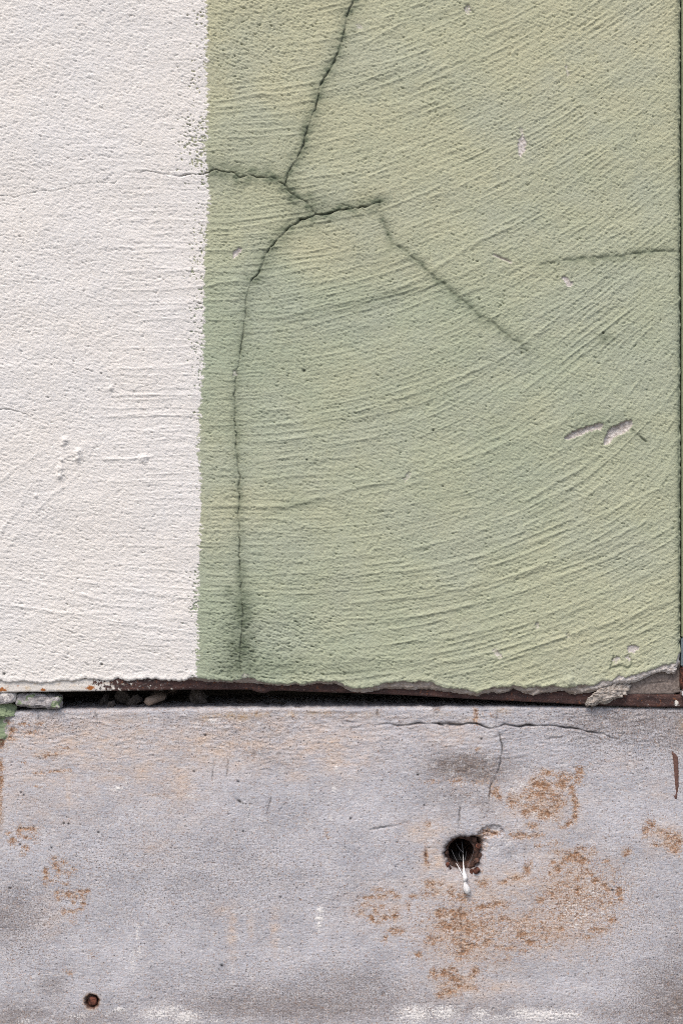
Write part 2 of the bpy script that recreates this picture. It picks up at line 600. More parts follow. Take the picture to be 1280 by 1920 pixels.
# ------------------------------------------------------------------ survey lines of the wall
PAINT_EDGE = pl([(-1200, 1277), (0, 1277), (15, 1281), (47, 1278), (67, 1282), (94, 1281), (117, 1277.5), (141, 1279), (162, 1272),
    (187, 1276), (206, 1277.5), (222, 1272), (233, 1278), (255, 1276), (277, 1273.6), (299, 1275), (320, 1277.5), (344, 1277.5),
    (360, 1271), (369, 1271), (407, 1276), (435, 1278), (454, 1273), (472, 1272), (493, 1280), (516, 1284), (537, 1285), (552, 1281),
    (566, 1285), (597, 1279), (632, 1279), (647, 1285), (660, 1291), (679, 1291), (700, 1288), (721, 1281.5), (747, 1278), (756, 1278),
    (771, 1280.6), (787, 1277.5), (809, 1280), (821, 1287), (840, 1292), (865, 1292), (881, 1296), (893, 1300), (909, 1295), (921, 1291),
    (940, 1289), (951, 1289), (964, 1286), (987, 1291), (1000, 1288), (1006, 1286), (1017, 1291), (1034, 1285), (1051, 1290), (1073, 1290),
    (1087, 1285), (1113, 1286), (1127, 1276.5), (1147, 1276.5), (1158, 1265.6), (1171, 1271), (1199, 1262.5), (1214, 1258), (1244, 1246),
    (1266, 1244.5), (1271, 1226), (1300, 1226)])
MORTAR_EDGE = pl([(-1200, 1278), (0, 1278), (15, 1282), (47, 1280), (67, 1283), (94, 1282), (117, 1279), (141, 1280), (162, 1275),
    (187, 1278), (206, 1278), (222, 1274), (233, 1279), (255, 1277), (277, 1275), (299, 1276), (320, 1278), (344, 1278), (360, 1275),
    (370, 1277), (407, 1278), (435, 1279), (455, 1280), (490, 1282), (516, 1285), (537, 1286), (552, 1282), (566, 1286), (597, 1280), (632, 1280), (647, 1287),
    (660, 1293.5), (679, 1295.6), (690, 1294), (720, 1288), (747, 1288), (756, 1289), (771, 1290), (800, 1289), (815, 1291), (840, 1294),
    (865, 1298), (881, 1300), (893, 1302), (909, 1297), (921, 1296), (940, 1297), (951, 1294), (964, 1288), (987, 1298), (1000, 1300),
    (1017, 1297), (1024, 1295), (1034, 1295), (1051, 1292), (1060, 1292), (1067, 1299), (1080, 1302), (1096, 1300), (1113, 1297),
    (1127, 1292), (1147, 1284), (1158, 1281), (1180, 1281), (1199, 1276), (1214, 1268), (1230, 1260), (1244, 1258), (1255, 1262),
    (1265, 1264), (1272, 1250), (1300, 1250)])
COLOR_EDGE = pl([(-1000, 391), (0, 390), (100, 389), (200, 390), (262, 390), (270, 382), (285, 386), (298, 386), (305, 391), (320, 391), (380, 392), (430, 388),
    (470, 388), (480, 384), (560, 384), (640, 383), (700, 380), (760, 378), (800, 375), (850, 373), (900, 378), (950, 378),
    (1000, 377), (1050, 375), (1100, 373), (1150, 372), (1200, 373), (1300, 370)])
STEEL_EDGE = pl([(-1200, 1300), (0, 1297), (60, 1295.5), (110, 1295), (330, 1292), (460, 1292.5), (470, 1293), (483, 1297), (495, 1299), (502, 1297.5), (508, 1294.5), (520, 1294.5), (560, 1296),
    (660, 1299), (760, 1303), (860, 1309), (940, 1313), (1020, 1317), (1100, 1321), (1180, 1324.5), (1280, 1326), (1500, 1328), (2600, 1330)])
PLINTH_EDGE = pl([(-1200, 1342), (0, 1339), (30, 1335.5), (115, 1331), (200, 1330.5), (330, 1329), (560, 1328), (700, 1327), (800, 1326.5),
    (820, 1329), (840, 1326.5), (940, 1326), (1100, 1327), (1280, 1328.5), (2600, 1332)])

CRACK_A = [(675, -40), (663, 0), (655, 15), (650, 30), (648, 45), (643, 68), (638, 85), (632, 102), (622, 125), (608, 145), (599, 165), (596, 185),
           (592, 205), (584, 220), (576, 240), (571, 262), (566, 278), (557, 300), (545, 315), (540, 325), (536, 341)]
CRACK_B = [(392, 323), (398, 319), (405, 317), (415, 321), (428, 323), (440, 324), (448, 333), (470, 328), (482, 333), (496, 333), (510, 333), (520, 340), (533, 346)]
CRACK_BW = [(-120, 372), (-60, 362), (0, 367), (30, 369), (55, 362), (75, 358), (100, 357), (130, 350), (150, 345), (180, 343), (215, 344), (228, 332), (240, 322), (262, 325), (275, 320), (300, 326), (328, 329)]
CRACK_BW2 = [(328, 329), (340, 330), (350, 327), (362, 326), (375, 327), (392, 323)]
CRACK_C = [(536, 341), (534, 347), (545, 362), (560, 372), (575, 378), (583, 390), (592, 401)]
CRACK_D1 = [(712, 379), (700, 382), (690, 386), (665, 389), (645, 393), (635, 393), (620, 399), (605, 402), (592, 401), (585, 406), (570, 411), (563, 411)]
CRACK_D2 = [(563, 411), (553, 420), (540, 428), (530, 440), (522, 447), (512, 460), (503, 470), (497, 478), (495, 490), (488, 505), (480, 518), (474, 522)]
CRACK_D3 = [(474, 522), (470, 535), (465, 550), (461, 565), (460, 585), (458, 605), (456, 625), (452, 655), (448, 680), (444, 700), (441, 715), (440, 735),
            (440, 770), (441, 800), (443, 830), (445, 860), (447, 880), (450, 900), (447, 915), (449, 935), (449, 950), (447, 960), (449, 985),
            (446, 1000), (450, 1020), (447, 1042), (450, 1055), (449, 1075), (454, 1092), (452, 1110), (455, 1140), (454, 1165), (452, 1200), (450, 1240), (453, 1262)]
CRACK_E = [(712, 379), (708, 395), (715, 408), (722, 425), (730, 445), (738, 460), (752, 465), (765, 477), (775, 487), (790, 495), (800, 507), (815, 522), (830, 530),
           (845, 545), (860, 557), (880, 575), (895, 590), (912, 598), (930, 612), (950, 628), (970, 640), (985, 655), (1000, 668), (1024, 676)]
CRACK_F = [(1015, 496), (1045, 490), (1080, 487), (1120, 484), (1150, 481), (1180, 478), (1210, 473), (1240, 470), (1274, 472)]
CRACK_G = [(1180, 803), (1192, 815), (1210, 828)]
CRACK_H = [(-60, 764), (0, 768), (20, 768), (38, 772), (60, 783)]

# ------------------------------------------------------------------ the painted plaster wall
PITCH = 1.36


def axis(lo_far, lo, hi, hi_far, pitch, grow=1.12, cap=26.0):
    core = np.arange(lo, hi + 0.01, pitch)
    left, p, x = [], pitch, lo
    while x > lo_far:
        p = min(p * grow, cap)
        x -= p
        left.append(x)
    right, p, x = [], pitch, core[-1]
    while x < hi_far:
        p = min(p * grow, cap)
        x += p
        right.append(x)
    return np.array(left[::-1] + list(core) + right, np.float64)


Y_PLASTER = -0.014
us = axis(-1000, -36, 1275.0, 1275.0, PITCH)
vs = axis(-900, -36, 1290.0, 1290.0, PITCH)
U, Vs = np.meshgrid(us, vs)
U = U.astype(np.float32)
Vs = Vs.astype(np.float32)
rag = 2.2 * fbm(us / 9.0, us * 0, 3, 3) + 1.2 * gn(us / 3.2, us * 0 + 4, 4)
vm = np.interp(us, *MORTAR_EDGE) + rag + 3.0 * sst(560, 640, us) * (1 - sst(1050, 1090, us))
vp = np.interp(us, *PAINT_EDGE) + rag * 1.3
warp = sst(1130, 1290, Vs)
V = Vs + (vm[None, :] - 1290.0).astype(np.float32) * warp

# direction of the trowel strokes
d1 = np.maximum(U - 380, 0)
fA = d1 ** 2 / (2 * 1080)
d2 = np.maximum(U - 560, 0)
fB = d2 ** 2 / (2 * 1250)
wv = sst(560, 1060, V)
isg = sst(-25, 25, U - 388)
left_tilt = np.where(U < 388, (U - 388) * 0.10 * sst(960, 1120, V), 0)
p = V + (1 - wv) * fA + wv * fB - left_tilt + 5 * fbm(U / 160, V / 120, 2, 8)
q = U + 0.35 * (1 - wv) * d1
# stroke strength by region
reg = 0.55 + 0.45 * sst(-0.25, 0.35, fbm(U / 190, V / 120, 2, 9))
comb_w = sst(170, 270, U + 40 * gn(U / 60, V / 45, 3)) * sst(190, 330, V) * (1 - 0.55 * sst(930, 1040, V))
stroke = np.where(U < 388, 0.10 + 0.85 * comb_w + 0.45 * sst(960, 1080, V) * (1 - sst(1170, 1230, V)), np.clip(reg, 0, 1))
topstip = (1 - sst(120, 190, V)) * (1 - sst(520, 620, U)) * sst(380, 400, U)
stroke = stroke * (1 - 0.8 * topstip)
botstip = sst(1090, 1190, V) * (1 - sst(560, 700, U)) * sst(380, 400, U)
stroke = stroke * (1 - 0.6 * botstip)
bottomright = sst(930, 1080, V) * sst(560, 800, U)
stroke = (stroke + 0.15 * bottomright) * 0.72

H = 3.0 * fbm(U / 170, V / 130, 3, 1)
r1 = gn(p / 7.0, q / 130, 2)
r2 = gn(p / 15, q / 330, 3)
r3 = 1 - np.abs(gn(p / 16, q / 420, 4)) * 2.2
r4 = 1 - np.abs(gn(p / 31, q / 520, 6)) * 2.2
# grain of the render: small humps and crisp pits, drawn out along the stroke
wq = q + 2.5 * gn(U / 16, V / 14, 2)
wp = p + 1.8 * gn(U / 14, V / 12, 3)
g = gn(wq / 7.5, wp / 4.6, 5)
gd = gn(wq / 3.9 + 0.5 * g, wp / 2.9, 7)
gw = gn((wq + 0.7 * wp) / 14, (wp - 0.25 * wq) / 8.0, 8)
gl = gn(U / 27 + 0.4 * g, V / 19, 10)
mod = 0.72 + 0.55 * sst(-0.45, 0.5, fbm(U / 48, V / 34, 3, 1))
gs = gn((U + 0.42 * V) / 8.6 + 0.5 * g, (V - 0.38 * U) / 4.0, 2)
gs2 = gn((U + 0.30 * V) / 4.8, (V - 0.30 * U) / 2.9, 4)
grain = (0.34 * g + 0.50 * gd + 0.60 * gw + 0.6 * gl + 0.85 * gs + 0.50 * gs2) * mod
pits = np.clip(-(0.45 * g + 0.6 * gd + 0.4 * gw + 0.8 * gs + 0.3 * gs2) - 0.50, 0, 1) * (0.4 + 1.2 * sst(-0.2, 0.6, gn(U / 21, V / 17, 9)))
gamp = 0.80 + 0.40 * topstip + 0.60 * botstip
gamp = np.where(U < 388, 0.62 + 0.12 * (1 - comb_w), gamp)
r5 = 2 * (0.5 + 0.5 * np.cos(2 * np.pi * (p / 12.5 + 0.9 * fbm(p / 60, q / 300, 3, 10)))) ** 3 - 0.6
brk = 0.62 + 0.55 * sst(-0.35, 0.45, gn(q / 75, p / 13, 8))
r5w = (0.30 + 0.70 * sst(-0.25, 0.4, gn(p / 60, q / 260, 11))) * np.where(U < 388, 0.35, 1.0)
H += stroke * np.where(U < 388, 0.75, 1.0) * (0.28 * r1 + 0.28 * r2 + brk * (0.8 * r5w * r5 + 1.35 * np.clip(r3, 0, 1) ** 5 * (1 + 0.4 * g) + 1.5 * np.clip(r4, 0, 1) ** 8))
H += gamp * (grain - 3.0 * pits)
# long drag marks left by the trowel
rng = np.random.RandomState(11)
DRAGS = [([(388, 537), (420, 529), (445, 527), (470, 530)], 2.2, 2.6), ([(395, 160), (520, 140), (640, 105), (720, 62), (760, 40)], 1.7, 2.4),
    ([(395, 192), (500, 172), (600, 150), (660, 128)], 1.2, 2.2),
    ([(392, 450), (480, 437), (560, 425), (640, 408), (712, 395), (800, 360), (850, 335)], 1.6, 2.4), ([(600, 575), (680, 560), (740, 543), (800, 515), (850, 480), (900, 450), (960, 420)], 2.2, 3.6),
    ([(440, 805), (560, 792), (680, 768), (800, 730), (900, 690), (960, 658), (1010, 622), (1100, 545), (1160, 495)], 1.7, 2.6),
    ([(392, 944), (470, 950), (540, 950), (575, 940), (610, 930)], 2.6, 4.0), ([(610, 930), (700, 907), (760, 892)], 1.6, 3.5), ([(750, 898), (830, 872), (900, 852), (980, 820), (1050, 790)], 1.9, 3.6),
    ([(700, 560), (860, 520), (980, 450), (1080, 380)], 1.2, 2.5), ([(640, 1130), (800, 1118), (950, 1082), (1100, 1030), (1240, 965)], 2.0, 3.2),
    ([(700, 1165), (860, 1140), (1000, 1100), (1140, 1045), (1270, 985)], 1.9, 3.2), ([(560, 1082), (760, 1070), (920, 1040), (1060, 995), (1270, 900)], 1.6, 2.8),
    ([(760, 1205), (900, 1185), (1060, 1140), (1180, 1090), (1274, 1040)], 1.8, 3.4), ([(860, 1236), (960, 1225), (1080, 1186), (1190, 1150), (1274, 1120)], 2.2, 4.2),
    ([(620, 1232), (720, 1236), (840, 1240), (960, 1232), (1090, 1208), (1200, 1185), (1274, 1160)], 1.8, 4.0), ([(180, 465), (270, 462), (340, 465), (386, 462)], 1.6, 2.4),
    ([(215, 508), (300, 508), (386, 505)], 1.5, 2.2), ([(200, 542), (290, 545), (350, 540), (386, 536)], 1.6, 2.2), ([(200, 570), (290, 570), (386, 566)], 1.3, 2.2), ([(205, 742), (290, 740), (380, 741)], 1.5, 2.4),
    ([(200, 780), (300, 778), (376, 777)], 1.4, 2.2), ([(195, 806), (280, 808), (372, 806)], 1.5, 2.4), ([(190, 860), (250, 860), (290, 856)], 2.2, 2.6), ([(200, 832), (260, 832), (300, 830)], 1.2, 2.2),
    ([(130, 1110), (190, 1125), (240, 1134), (320, 1143)], 1.3, 3.0), ([(20, 960), (60, 910), (110, 862)], 2.0, 3.0), ([(0, 905), (40, 870), (90, 840)], 1.6, 3.0), ([(0, 1045), (50, 980), (100, 925), (150, 890)], 1.8, 3.2), ([(0, 1075), (90, 1100), (180, 1120)], 1.8, 3.0), ([(60, 1062), (150, 1088), (260, 1108), (350, 1118)], 1.4, 3.0), ([(0, 1130), (110, 1150), (230, 1150)], 1.6, 3.0), ([(0, 1000), (40, 945), (80, 900)], 1.8, 3.0), ([(150, 1170), (220, 1166), (300, 1160)], 1.0, 3.0)]
for pts, a, w in DRAGS:
    D, T = dist_poly(U, V, us, vs, jag(pts, 1.3, len(pts) * 7 + int(pts[0][0]), 14), 16)
    br = 0.75 + 0.5 * gn(U / 30, V / 30, 6)
    H += ((0.5 if pts[0][0] < 180 and pts[-1][0] < 388 else 0.75) * a * br * np.exp(-(D / w) ** 2) * sst(0, 0.06, T) * (1 - sst(0.94, 1, T))).astype(np.float32)

# lumps stuck in the white paint
for (cu, cv, r, a) in [(122, 826, 6, 5), (119, 833, 3, 3), (147, 848, 6, 5.5), (146, 860, 5, 5), (116, 862, 4, 3.5), (113, 878, 6, 4.5), (113, 893, 6, 6), (269, 860, 7, 5), (208, 727, 4, 4),
                       (1066, 1277, 9, 7), (68, 930, 4, 3.5), (460, 1268, 6, 4.5)]:
    D = (U - cu) ** 2 + (V - cv) ** 2
    H += 0.95 * a * np.exp(-D / (r * r) * (1 + 0.6 * gn(U / 4, V / 4, 2)))

# paint line: white roller coat skips the pits beside its edge
xb = np.interp(V[:, 0], *COLOR_EDGE).astype(np.float32)[:, None]
edge = xb + 4.5 * gn(U / 12, V / 6, 9) + 4.0 * np.clip(grain, -1.5, 1.5) + 2.2 * gn(U / 3, V / 3, 10) - 1.5
white = (U < edge).astype(np.float32)
band = np.interp(V[:, 0], [-900, 0, 40, 60, 110, 160, 200, 235, 300, 340, 370, 415, 440, 480, 520, 700, 760, 840, 900, 960, 1050, 1075, 1140, 1180, 1290],
                 [.3, .5, .6, .35, .6, .5, .5, 1, 1, .8, .15, .6, .95, .7, .7, .75, .45, .3, .45, .35, .35, .7, .9, .45, .4]).astype(np.float32)[:, None]
reach = np.interp(V[:, 0], [-900, 0, 100, 200, 240, 330, 360, 420, 470, 700, 800, 860, 1060, 1090, 1140, 1290], [40, 40, 55, 60, 70, 62, 40, 45, 42, 30, 22, 16, 14, 26, 26, 12]).astype(np.float32)[:, None]
near = np.clip(1 - (edge - U) / reach, 0, 1) * (U < edge)
skip = 0.75 * gn(U / 4.6, V / 3.6, 4) - 0.42 * grain + 0.25 * gn(U / 19, V / 15, 7)
skip = (skip > (1.02 - 0.98 * near ** 0.7 * band)) & (near > 0)
white = white * (1 - skip)
H = H - 1.5 * skip

# cracks
algae_dark = np.zeros_like(H)
dark_mark = np.zeros_like(H)  # crack dirt, and dark colour in the small pits


def crack(pts, depth, w, stain, sw, seed, amp=1.6, dark_amt=0.75, t0=-1.0, t1=2.0):
    global H, algae_dark, dark_mark
    D, T = dist_poly(U, V, us, vs, jag(pts, amp, seed, 6), 40)
    w = w * (0.75 + 0.6 * sst(-0.4, 0.5, gn(U / 26, V / 26, seed + 4)))
    f = 0.40 + 1.0 * sst(-0.5, 0.5, gn(U / 18, V / 18, seed))
    tp = sst(t0 - 0.3, t0 + 0.25, T) * (1 - sst(t1 - 0.3, t1, T))
    f = f * tp
    H = H - depth * f * np.exp(-(D / w) ** 2)
    dark_mark = np.maximum(dark_mark, dark_amt * np.exp(-(D / (w * 0.8)) ** 2) * np.clip(f, 0, 1))
    st = tp * stain * np.exp(-(D / sw) ** 1.3) * (0.45 + 0.75 * sst(-0.4, 0.5, fbm(U / 20, V / 16, 3, seed + 2)))
    algae_dark = np.maximum(algae_dark, st)


crack(CRACK_A, 3.8, 1.15, 0.66, 14, 1, dark_amt=0.7)
crack(CRACK_B, 3.8, 1.15, 0.76, 17, 2, dark_amt=0.65)
crack(CRACK_BW, 1.7, 0.8, 0.0, 5, 3, dark_amt=0.22)
crack(CRACK_BW2, 4.5, 1.2, 0.1, 5, 4, dark_amt=0.6)
crack(CRACK_C, 3.2, 1.3, 0.85, 17, 5, dark_amt=0.4)
crack(CRACK_D1, 5.5, 1.3, 0.70, 16, 6, dark_amt=0.85)
crack(CRACK_D2, 4.5, 1.3, 0.66, 15, 7, dark_amt=0.65)
crack(CRACK_D3, 3.0, 1.0, 0.46, 10, 8, amp=2.2, dark_amt=0.5)
crack(CRACK_E, 1.6, 3.0, 0.56, 9, 9, amp=2.6, dark_amt=0.08, t1=1.05)
crack(CRACK_F, 2.0, 2.6, 0.55, 8, 10, amp=2.2, dark_amt=0.08, t0=0.05)
crack(CRACK_G, 3.0, 1.8, 0.5, 5, 11, dark_amt=0.4)
crack(CRACK_H, 2.2, 0.9, 0.0, 4, 12, dark_amt=0.25)
# algae down the lower crack; darker green by the joint and along trowel drags
algae_dark = np.maximum(algae_dark, blobs(U, V, us, vs, [(452, 1085, 11, 40, .55), (455, 1150, 19, 48, .72), (450, 1215, 28, 48, .68), (452, 1250, 46, 26, .55), (430, 1110, 12, 14, .4),
    (590, 385, 34, 20, .42), (545, 362, 18, 14, .4), (700, 378, 20, 12, .45), (1134, 632, 16, 8, .45), (1130, 640, 10, 5, .4), (1135, 800, 55, 24, .26), (690, 470, 90, 40, .10),
    (1273, 300, 9, 700, .35), (1271, 900, 6, 500, .35), (720, 555, 90, 9, .22, -14), (560, 945, 40, 7, .3, -8), (505, 1250, 90, 18, .3), (640, 1255, 60, 12, .22)]))
algae_dark *= 0.75 + 0.5 * sst(-0.4, 0.4, fbm(U / 14, V / 9, 3, 6))
algae_dark = np.clip(algae_dark * 1.25, 0, 0.9) * (1 - white)

# places where paint and render have come away
bare = np.zeros_like(H)
CHIPS = [([(1056, 820), (1075, 808), (1100, 800), (1125, 792), (1131, 797), (1126, 806), (1112, 806), (1090, 815), (1075, 821), (1058, 825)], 5),
    ([(1131, 829), (1138, 815), (1141, 805), (1160, 795), (1181, 787), (1185, 796), (1176, 808), (1160, 815), (1149, 819), (1141, 832), (1133, 834)], 5),
    ([(972, 262), (980, 252), (986, 270), (982, 284), (975, 294), (971, 280)], 2.6), ([(974, 240), (979, 240), (980, 250), (975, 252)], 1.5),
    ([(1054, 520), (1060, 519), (1073, 532), (1070, 537), (1062, 534)], 2.5), ([(436, 478), (440, 470), (450, 464), (453, 470), (444, 480), (438, 483)], 2.5),
    ([(871, 14), (877, 8), (882, 18), (877, 27), (872, 22)], 2.2), ([(1060, 122), (1064, 124), (1067, 140), (1063, 142), (1060, 132)], 1.2),
    ([(1175, 1216), (1178, 1211), (1194, 1211), (1196, 1217), (1188, 1224), (1178, 1222)], 3.2), ([(1148, 1236), (1156, 1231), (1161, 1233), (1157, 1241), (1150, 1243)], 2.2),
    ([(1172, 1232), (1178, 1228), (1182, 1234), (1178, 1240)], 1.8), ([(922, 1218), (928, 1217), (940, 1232), (936, 1235), (928, 1227)], 1.6),
    ([(1003, 1170), (1008, 1166), (1010, 1175), (1006, 1178)], 1.3), ([(1060, 1188), (1065, 1186), (1067, 1194), (1062, 1194)], 1.5),
    ([(756, 898), (766, 886), (770, 890), (760, 903)], 1.0), ([(455, 1266), (461, 1262), (467, 1267), (463, 1274), (456, 1273)], 0.0), ([(668, 46), (676, 44), (680, 52), (672, 54)], 0.8),
    ([(437, 697), (442, 694), (443, 704), (438, 706)], 1.5)]
for k, (pts, dep) in enumerate(CHIPS):
    m = poly_mask(U, V, us, vs, pts, 3.0)
    m = sst(0.34, 0.66, m) if k == 0 else sst(0.14, 0.46, m)
    faint = 0.55 if dep < 1.6 else 1.0
    spk = 1.0 if dep >= 2.5 else sst(-0.35, 0.1, gn(U / 3.2, V / 3.2, k))
    H = H * (1 - 0.75 * m) - (dep + 0.6) * m * (0.9 + 0.25 * gn(U / 6, V / 5, 2))
    bare = np.maximum(bare, m * faint * spk)
# thin flake outline low on the right and a rusty gouge
for pts, dep, w, key in [([(1143, 1255), (1147, 1243), (1150, 1230)], 2.5, 1.6, 'a'), ([(1143, 1254), (1156, 1251), (1166, 1249), (1176, 1254)], 2.2, 2.2, 'a'), ([(1180, 1234), (1184, 1246), (1178, 1252)], 2.0, 2.2, 'a'),
                         ([(926, 478), (936, 482), (950, 487), (957, 492)], 3.2, 2.3, 'b')]:
    D, T = dist_poly(U, V, us, vs, jag(pts, 1.0, int(pts[0][0]), 5), 10)
    gk = np.exp(-(D / w) ** 2)
    H = H - dep * gk
    if key == 'b':
        bare = np.maximum(bare, 0.8 * np.exp(-((D / 2.2) ** 2)))
    else:
        algae_dark = np.maximum(algae_dark, 0.5 * gk)  # darker green in the flake outline grooves
for (cu, cv, r) in [(570, 695, 3.0), (1130, 624, 2.2), (812, 807, 1.8), (575, 862, 1.5), (830, 912, 1.4), (191, 1246, 2.5), (8, 1264, 2.6), (190, 700, 1.5)]:
    gk = np.exp(-((U - cu) ** 2 + ((V - cv) * 1.1) ** 2) / (r * r))
    H = H - 4.5 * gk
    dark_mark = np.maximum(dark_mark, 0.9 * gk)

# ragged bottom: below the paint edge the bare mortar stands further back
below = V - vp[None, :]
lip = sst(-1.2, 1.2, below)
H = H + 1.6 * np.exp(-((below + 5) / 5.0) ** 2) * (1 - lip)
H = H - lip * (5.0 - 3.2 * sst(1085, 1150, U) + 3.2 * fbm(U / 11, V / 8, 3, 5) + 0.10 * np.clip(below, 0, 40))
bare = np.maximum(bare, lip)
roll = np.clip(1 - (vm[None, :] - V) / 5.0, 0, 1)
H = H - 4.0 * roll ** 2
brown = np.zeros_like(H)
brown = lip * (1 - sst(1085, 1140, U)) * (0.55 + 0.35 * gn(U / 18, V / 6, 3))
brown = np.maximum(brown, lip * sst(3, 9, below - 11) * 0.55)
brown = np.maximum(brown, blobs(U, V, us, vs, [(1100, 799, 25, 3, .5, -20), (1165, 790, 22, 3.5, .55, -18), (1160, 798, 12, 5, .3), (941, 483, 15, 2.5, .6, 22)]) * bare)  # brown painted along the chip tops as their edge shadow, plus the brown gouge
# right-hand edge rounds back into the joint
eR = np.clip((U - 1268) / 7.0, 0, 1)
jr = np.interp(V[:, 0], [-900, 0, 300, 600, 900, 1290], [0, 0, .1, .2, .1, 0])[:, None]
H = H - 7.0 * eR ** 2 * (0.8 + 0.8 * gn(U / 6, V / 9, 7) + jr)

# slow change of the green: beige above, greyer in the middle, yellow-green low on the right
CT = np.array([(400, 60, .95), (470, 140, 1.0), (600, 60, .85), (800, 60, .72), (1050, 60, .9), (1230, 40, 1.0), (1250, 200, .75), (450, 250, .6), (700, 220, .75), (900, 300, .72), (1150, 330, .6), (1250, 420, .5),
    (430, 400, .6), (620, 470, .85), (700, 430, .8), (500, 560, .12), (430, 650, .02), (560, 640, .25), (640, 580, .15), (820, 470, .65), (860, 590, .25), (1000, 480, .55), (1100, 560, .35), (1200, 620, .3), (700, 700, .42), (900, 730, .3), (1080, 720, .3),
    (470, 800, .22), (420, 870, .35), (430, 945, .7), (600, 850, .4), (800, 860, .35), (960, 860, .2), (1000, 800, .4), (1200, 860, .42), (1150, 960, .5), (640, 980, .45), (800, 1000, .42), (500, 1060, .22), (420, 1150, .0), (520, 1180, .12),
    (650, 1120, .4), (900, 1120, .45), (1100, 1110, .55), (700, 1200, .25), (900, 1240, .48), (1000, 1260, .62), (1100, 1230, .72), (1200, 1180, .62), (1240, 1230, .65), (600, 1250, .3), (460, 1250, .0)], float)
tone = np.zeros_like(H)
wsum = np.full_like(H, 1e-6)
for cu, cv, t in CT:
    w_ = 1.0 / ((((U - cu) / 95) ** 2 + ((V - cv) / 80) ** 2) + 0.12) ** 2
    tone += w_ * t
    wsum += w_
tone = tone / wsum

X = wx(U.astype(np.float64)) * (CAM_D + Y_PLASTER) / CAM_D
Zc = wz(960)
Z = Zc + (wz(V.astype(np.float64)) - Zc) * (CAM_D + Y_PLASTER) / CAM_D
Y = Y_PLASTER - H * S
# turn the lower edge back under the wall
under = [0.004, 0.012, 0.024]
X = np.vstack([X] + [X[-1:]] * 3)
Z = np.vstack([Z] + [Z[-1:] + 0.0006 * k for k in (0, 1, 3)])
Y = np.vstack([Y] + [Y[-1:] + d for d in under])


def ext(a, val=None):
    last = a[-1:] if val is None else np.full_like(a[-1:], val)
    return np.vstack([a, last, last, last])


attrs = {"white": ext(white), "algae_dark": ext(algae_dark, 0), "dark_mark": ext(np.clip(dark_mark, 0, 1), 0), "bare": ext(bare, 1.0), "tone": ext(tone), "brown": ext(np.clip(brown, 0, 1))}
fc_u = U[:-1, :-1]
fw = (U < edge)[:-1, :-1]
fl = (below > 0)[:-1, :-1]
fw = np.vstack([fw] + [fw[-1:]] * 3)
fl = np.vstack([fl] + [np.ones_like(fl[-1:])] * 3)

wall = empty("plaster_wall", (0, Y_PLASTER, wz(1290)), "rough plastered wall painted white on the left and cracked sage green on the right", "wall")
link("white_plaster", grid_mesh("white_plaster", X, Y, Z, attrs, fw & ~fl), MAT_PLASTER, wall)["label"] = "off-white painted plaster with horizontal trowel marks"
link("green_plaster", grid_mesh("green_plaster", X, Y, Z, attrs, (~fw) & ~fl), MAT_PLASTER, wall)["label"] = "sage green painted plaster with branching cracks"
link("bare_mortar_edge", grid_mesh("bare_mortar_edge", X, Y, Z, attrs, fl), MAT_PLASTER, wall)["label"] = "broken unpainted lower edge of the plaster"
del X, Y, Z, attrs

# older mortar showing where the plaster has broken off, low on the right
bu = np.arange(1120, 1274.1, 1.5)
bv = np.arange(1238, 1303.1, 1.5)
BU, BV = np.meshgrid(bu, bv)
bl = 1303 + 1.5 * gn(bu / 14, bu * 0, 2) - 3.0 * sst(1255, 1268, bu)
BV = BV + (bl[None, :] - 1303) * sst(1280, 1303, BV)
bH = 1.6 * fbm(BU / 26, BV / 16, 4, 3) + 0.5 * gn(BU / 4, BV / 3, 5) - 2.4 * np.exp(-(((BV - 1281 + 0.10 * (BU - 1230) + 2 * gn(BU / 20, BV * 0, 4)) / 1.6) ** 2)) * sst(1195, 1215, BU) * (1 - sst(1240, 1262, BU))
bH -= 5 * np.clip(1 - (bl[None, :] - BV) / 4, 0, 1) ** 2
bX, bY, bZ = wx(BU), -0.0035 - bH * S, wz(BV)
bX = np.vstack([bX, bX[-1:]])
bY = np.vstack([bY, bY[-1:] + 0.02])
bZ = np.vstack([bZ, bZ[-1:]])
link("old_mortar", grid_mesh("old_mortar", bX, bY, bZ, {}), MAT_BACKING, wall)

# masonry behind the render, closing the gap at the back
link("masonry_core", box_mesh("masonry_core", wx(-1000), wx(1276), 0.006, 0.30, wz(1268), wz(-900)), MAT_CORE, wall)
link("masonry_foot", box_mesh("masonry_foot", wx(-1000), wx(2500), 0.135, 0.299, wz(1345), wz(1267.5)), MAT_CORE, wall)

# ------------------------------------------------------------------ rusty steel angle carrying the plaster
strip = empty("steel_angle", (0, 0.0, wz(1310)), "long rusty brown steel strip exposed between the plaster and the concrete", "steel strip")
su = axis(-1000, -36, 1320, 1500, 2.0, 1.2, 40)
rows = []
base = np.interp(su, *STEEL_EDGE) + 0.35 * gn(su / 12, su * 0, 2)
HGT = 24.0
nr = 17
tt = np.linspace(0, 1, nr)
SU, TT = np.meshgrid(su, tt)
SV = base[None, :] - HGT * (1 - TT)
sH = 0.55 * fbm(SU / 22, SV / 7, 4, 2) + 0.35 * gn(SU / 4, SV / 3, 4)
sH += 4.2 * np.exp(-((SU - 494) / 14.0) ** 2) * sst(0.25, 0.8, TT) - 2.0 * np.clip(TT - 0.92, 0, 1) / 0.08
sH += -2.0 * np.clip(0.08 - TT, 0, 1) / 0.08
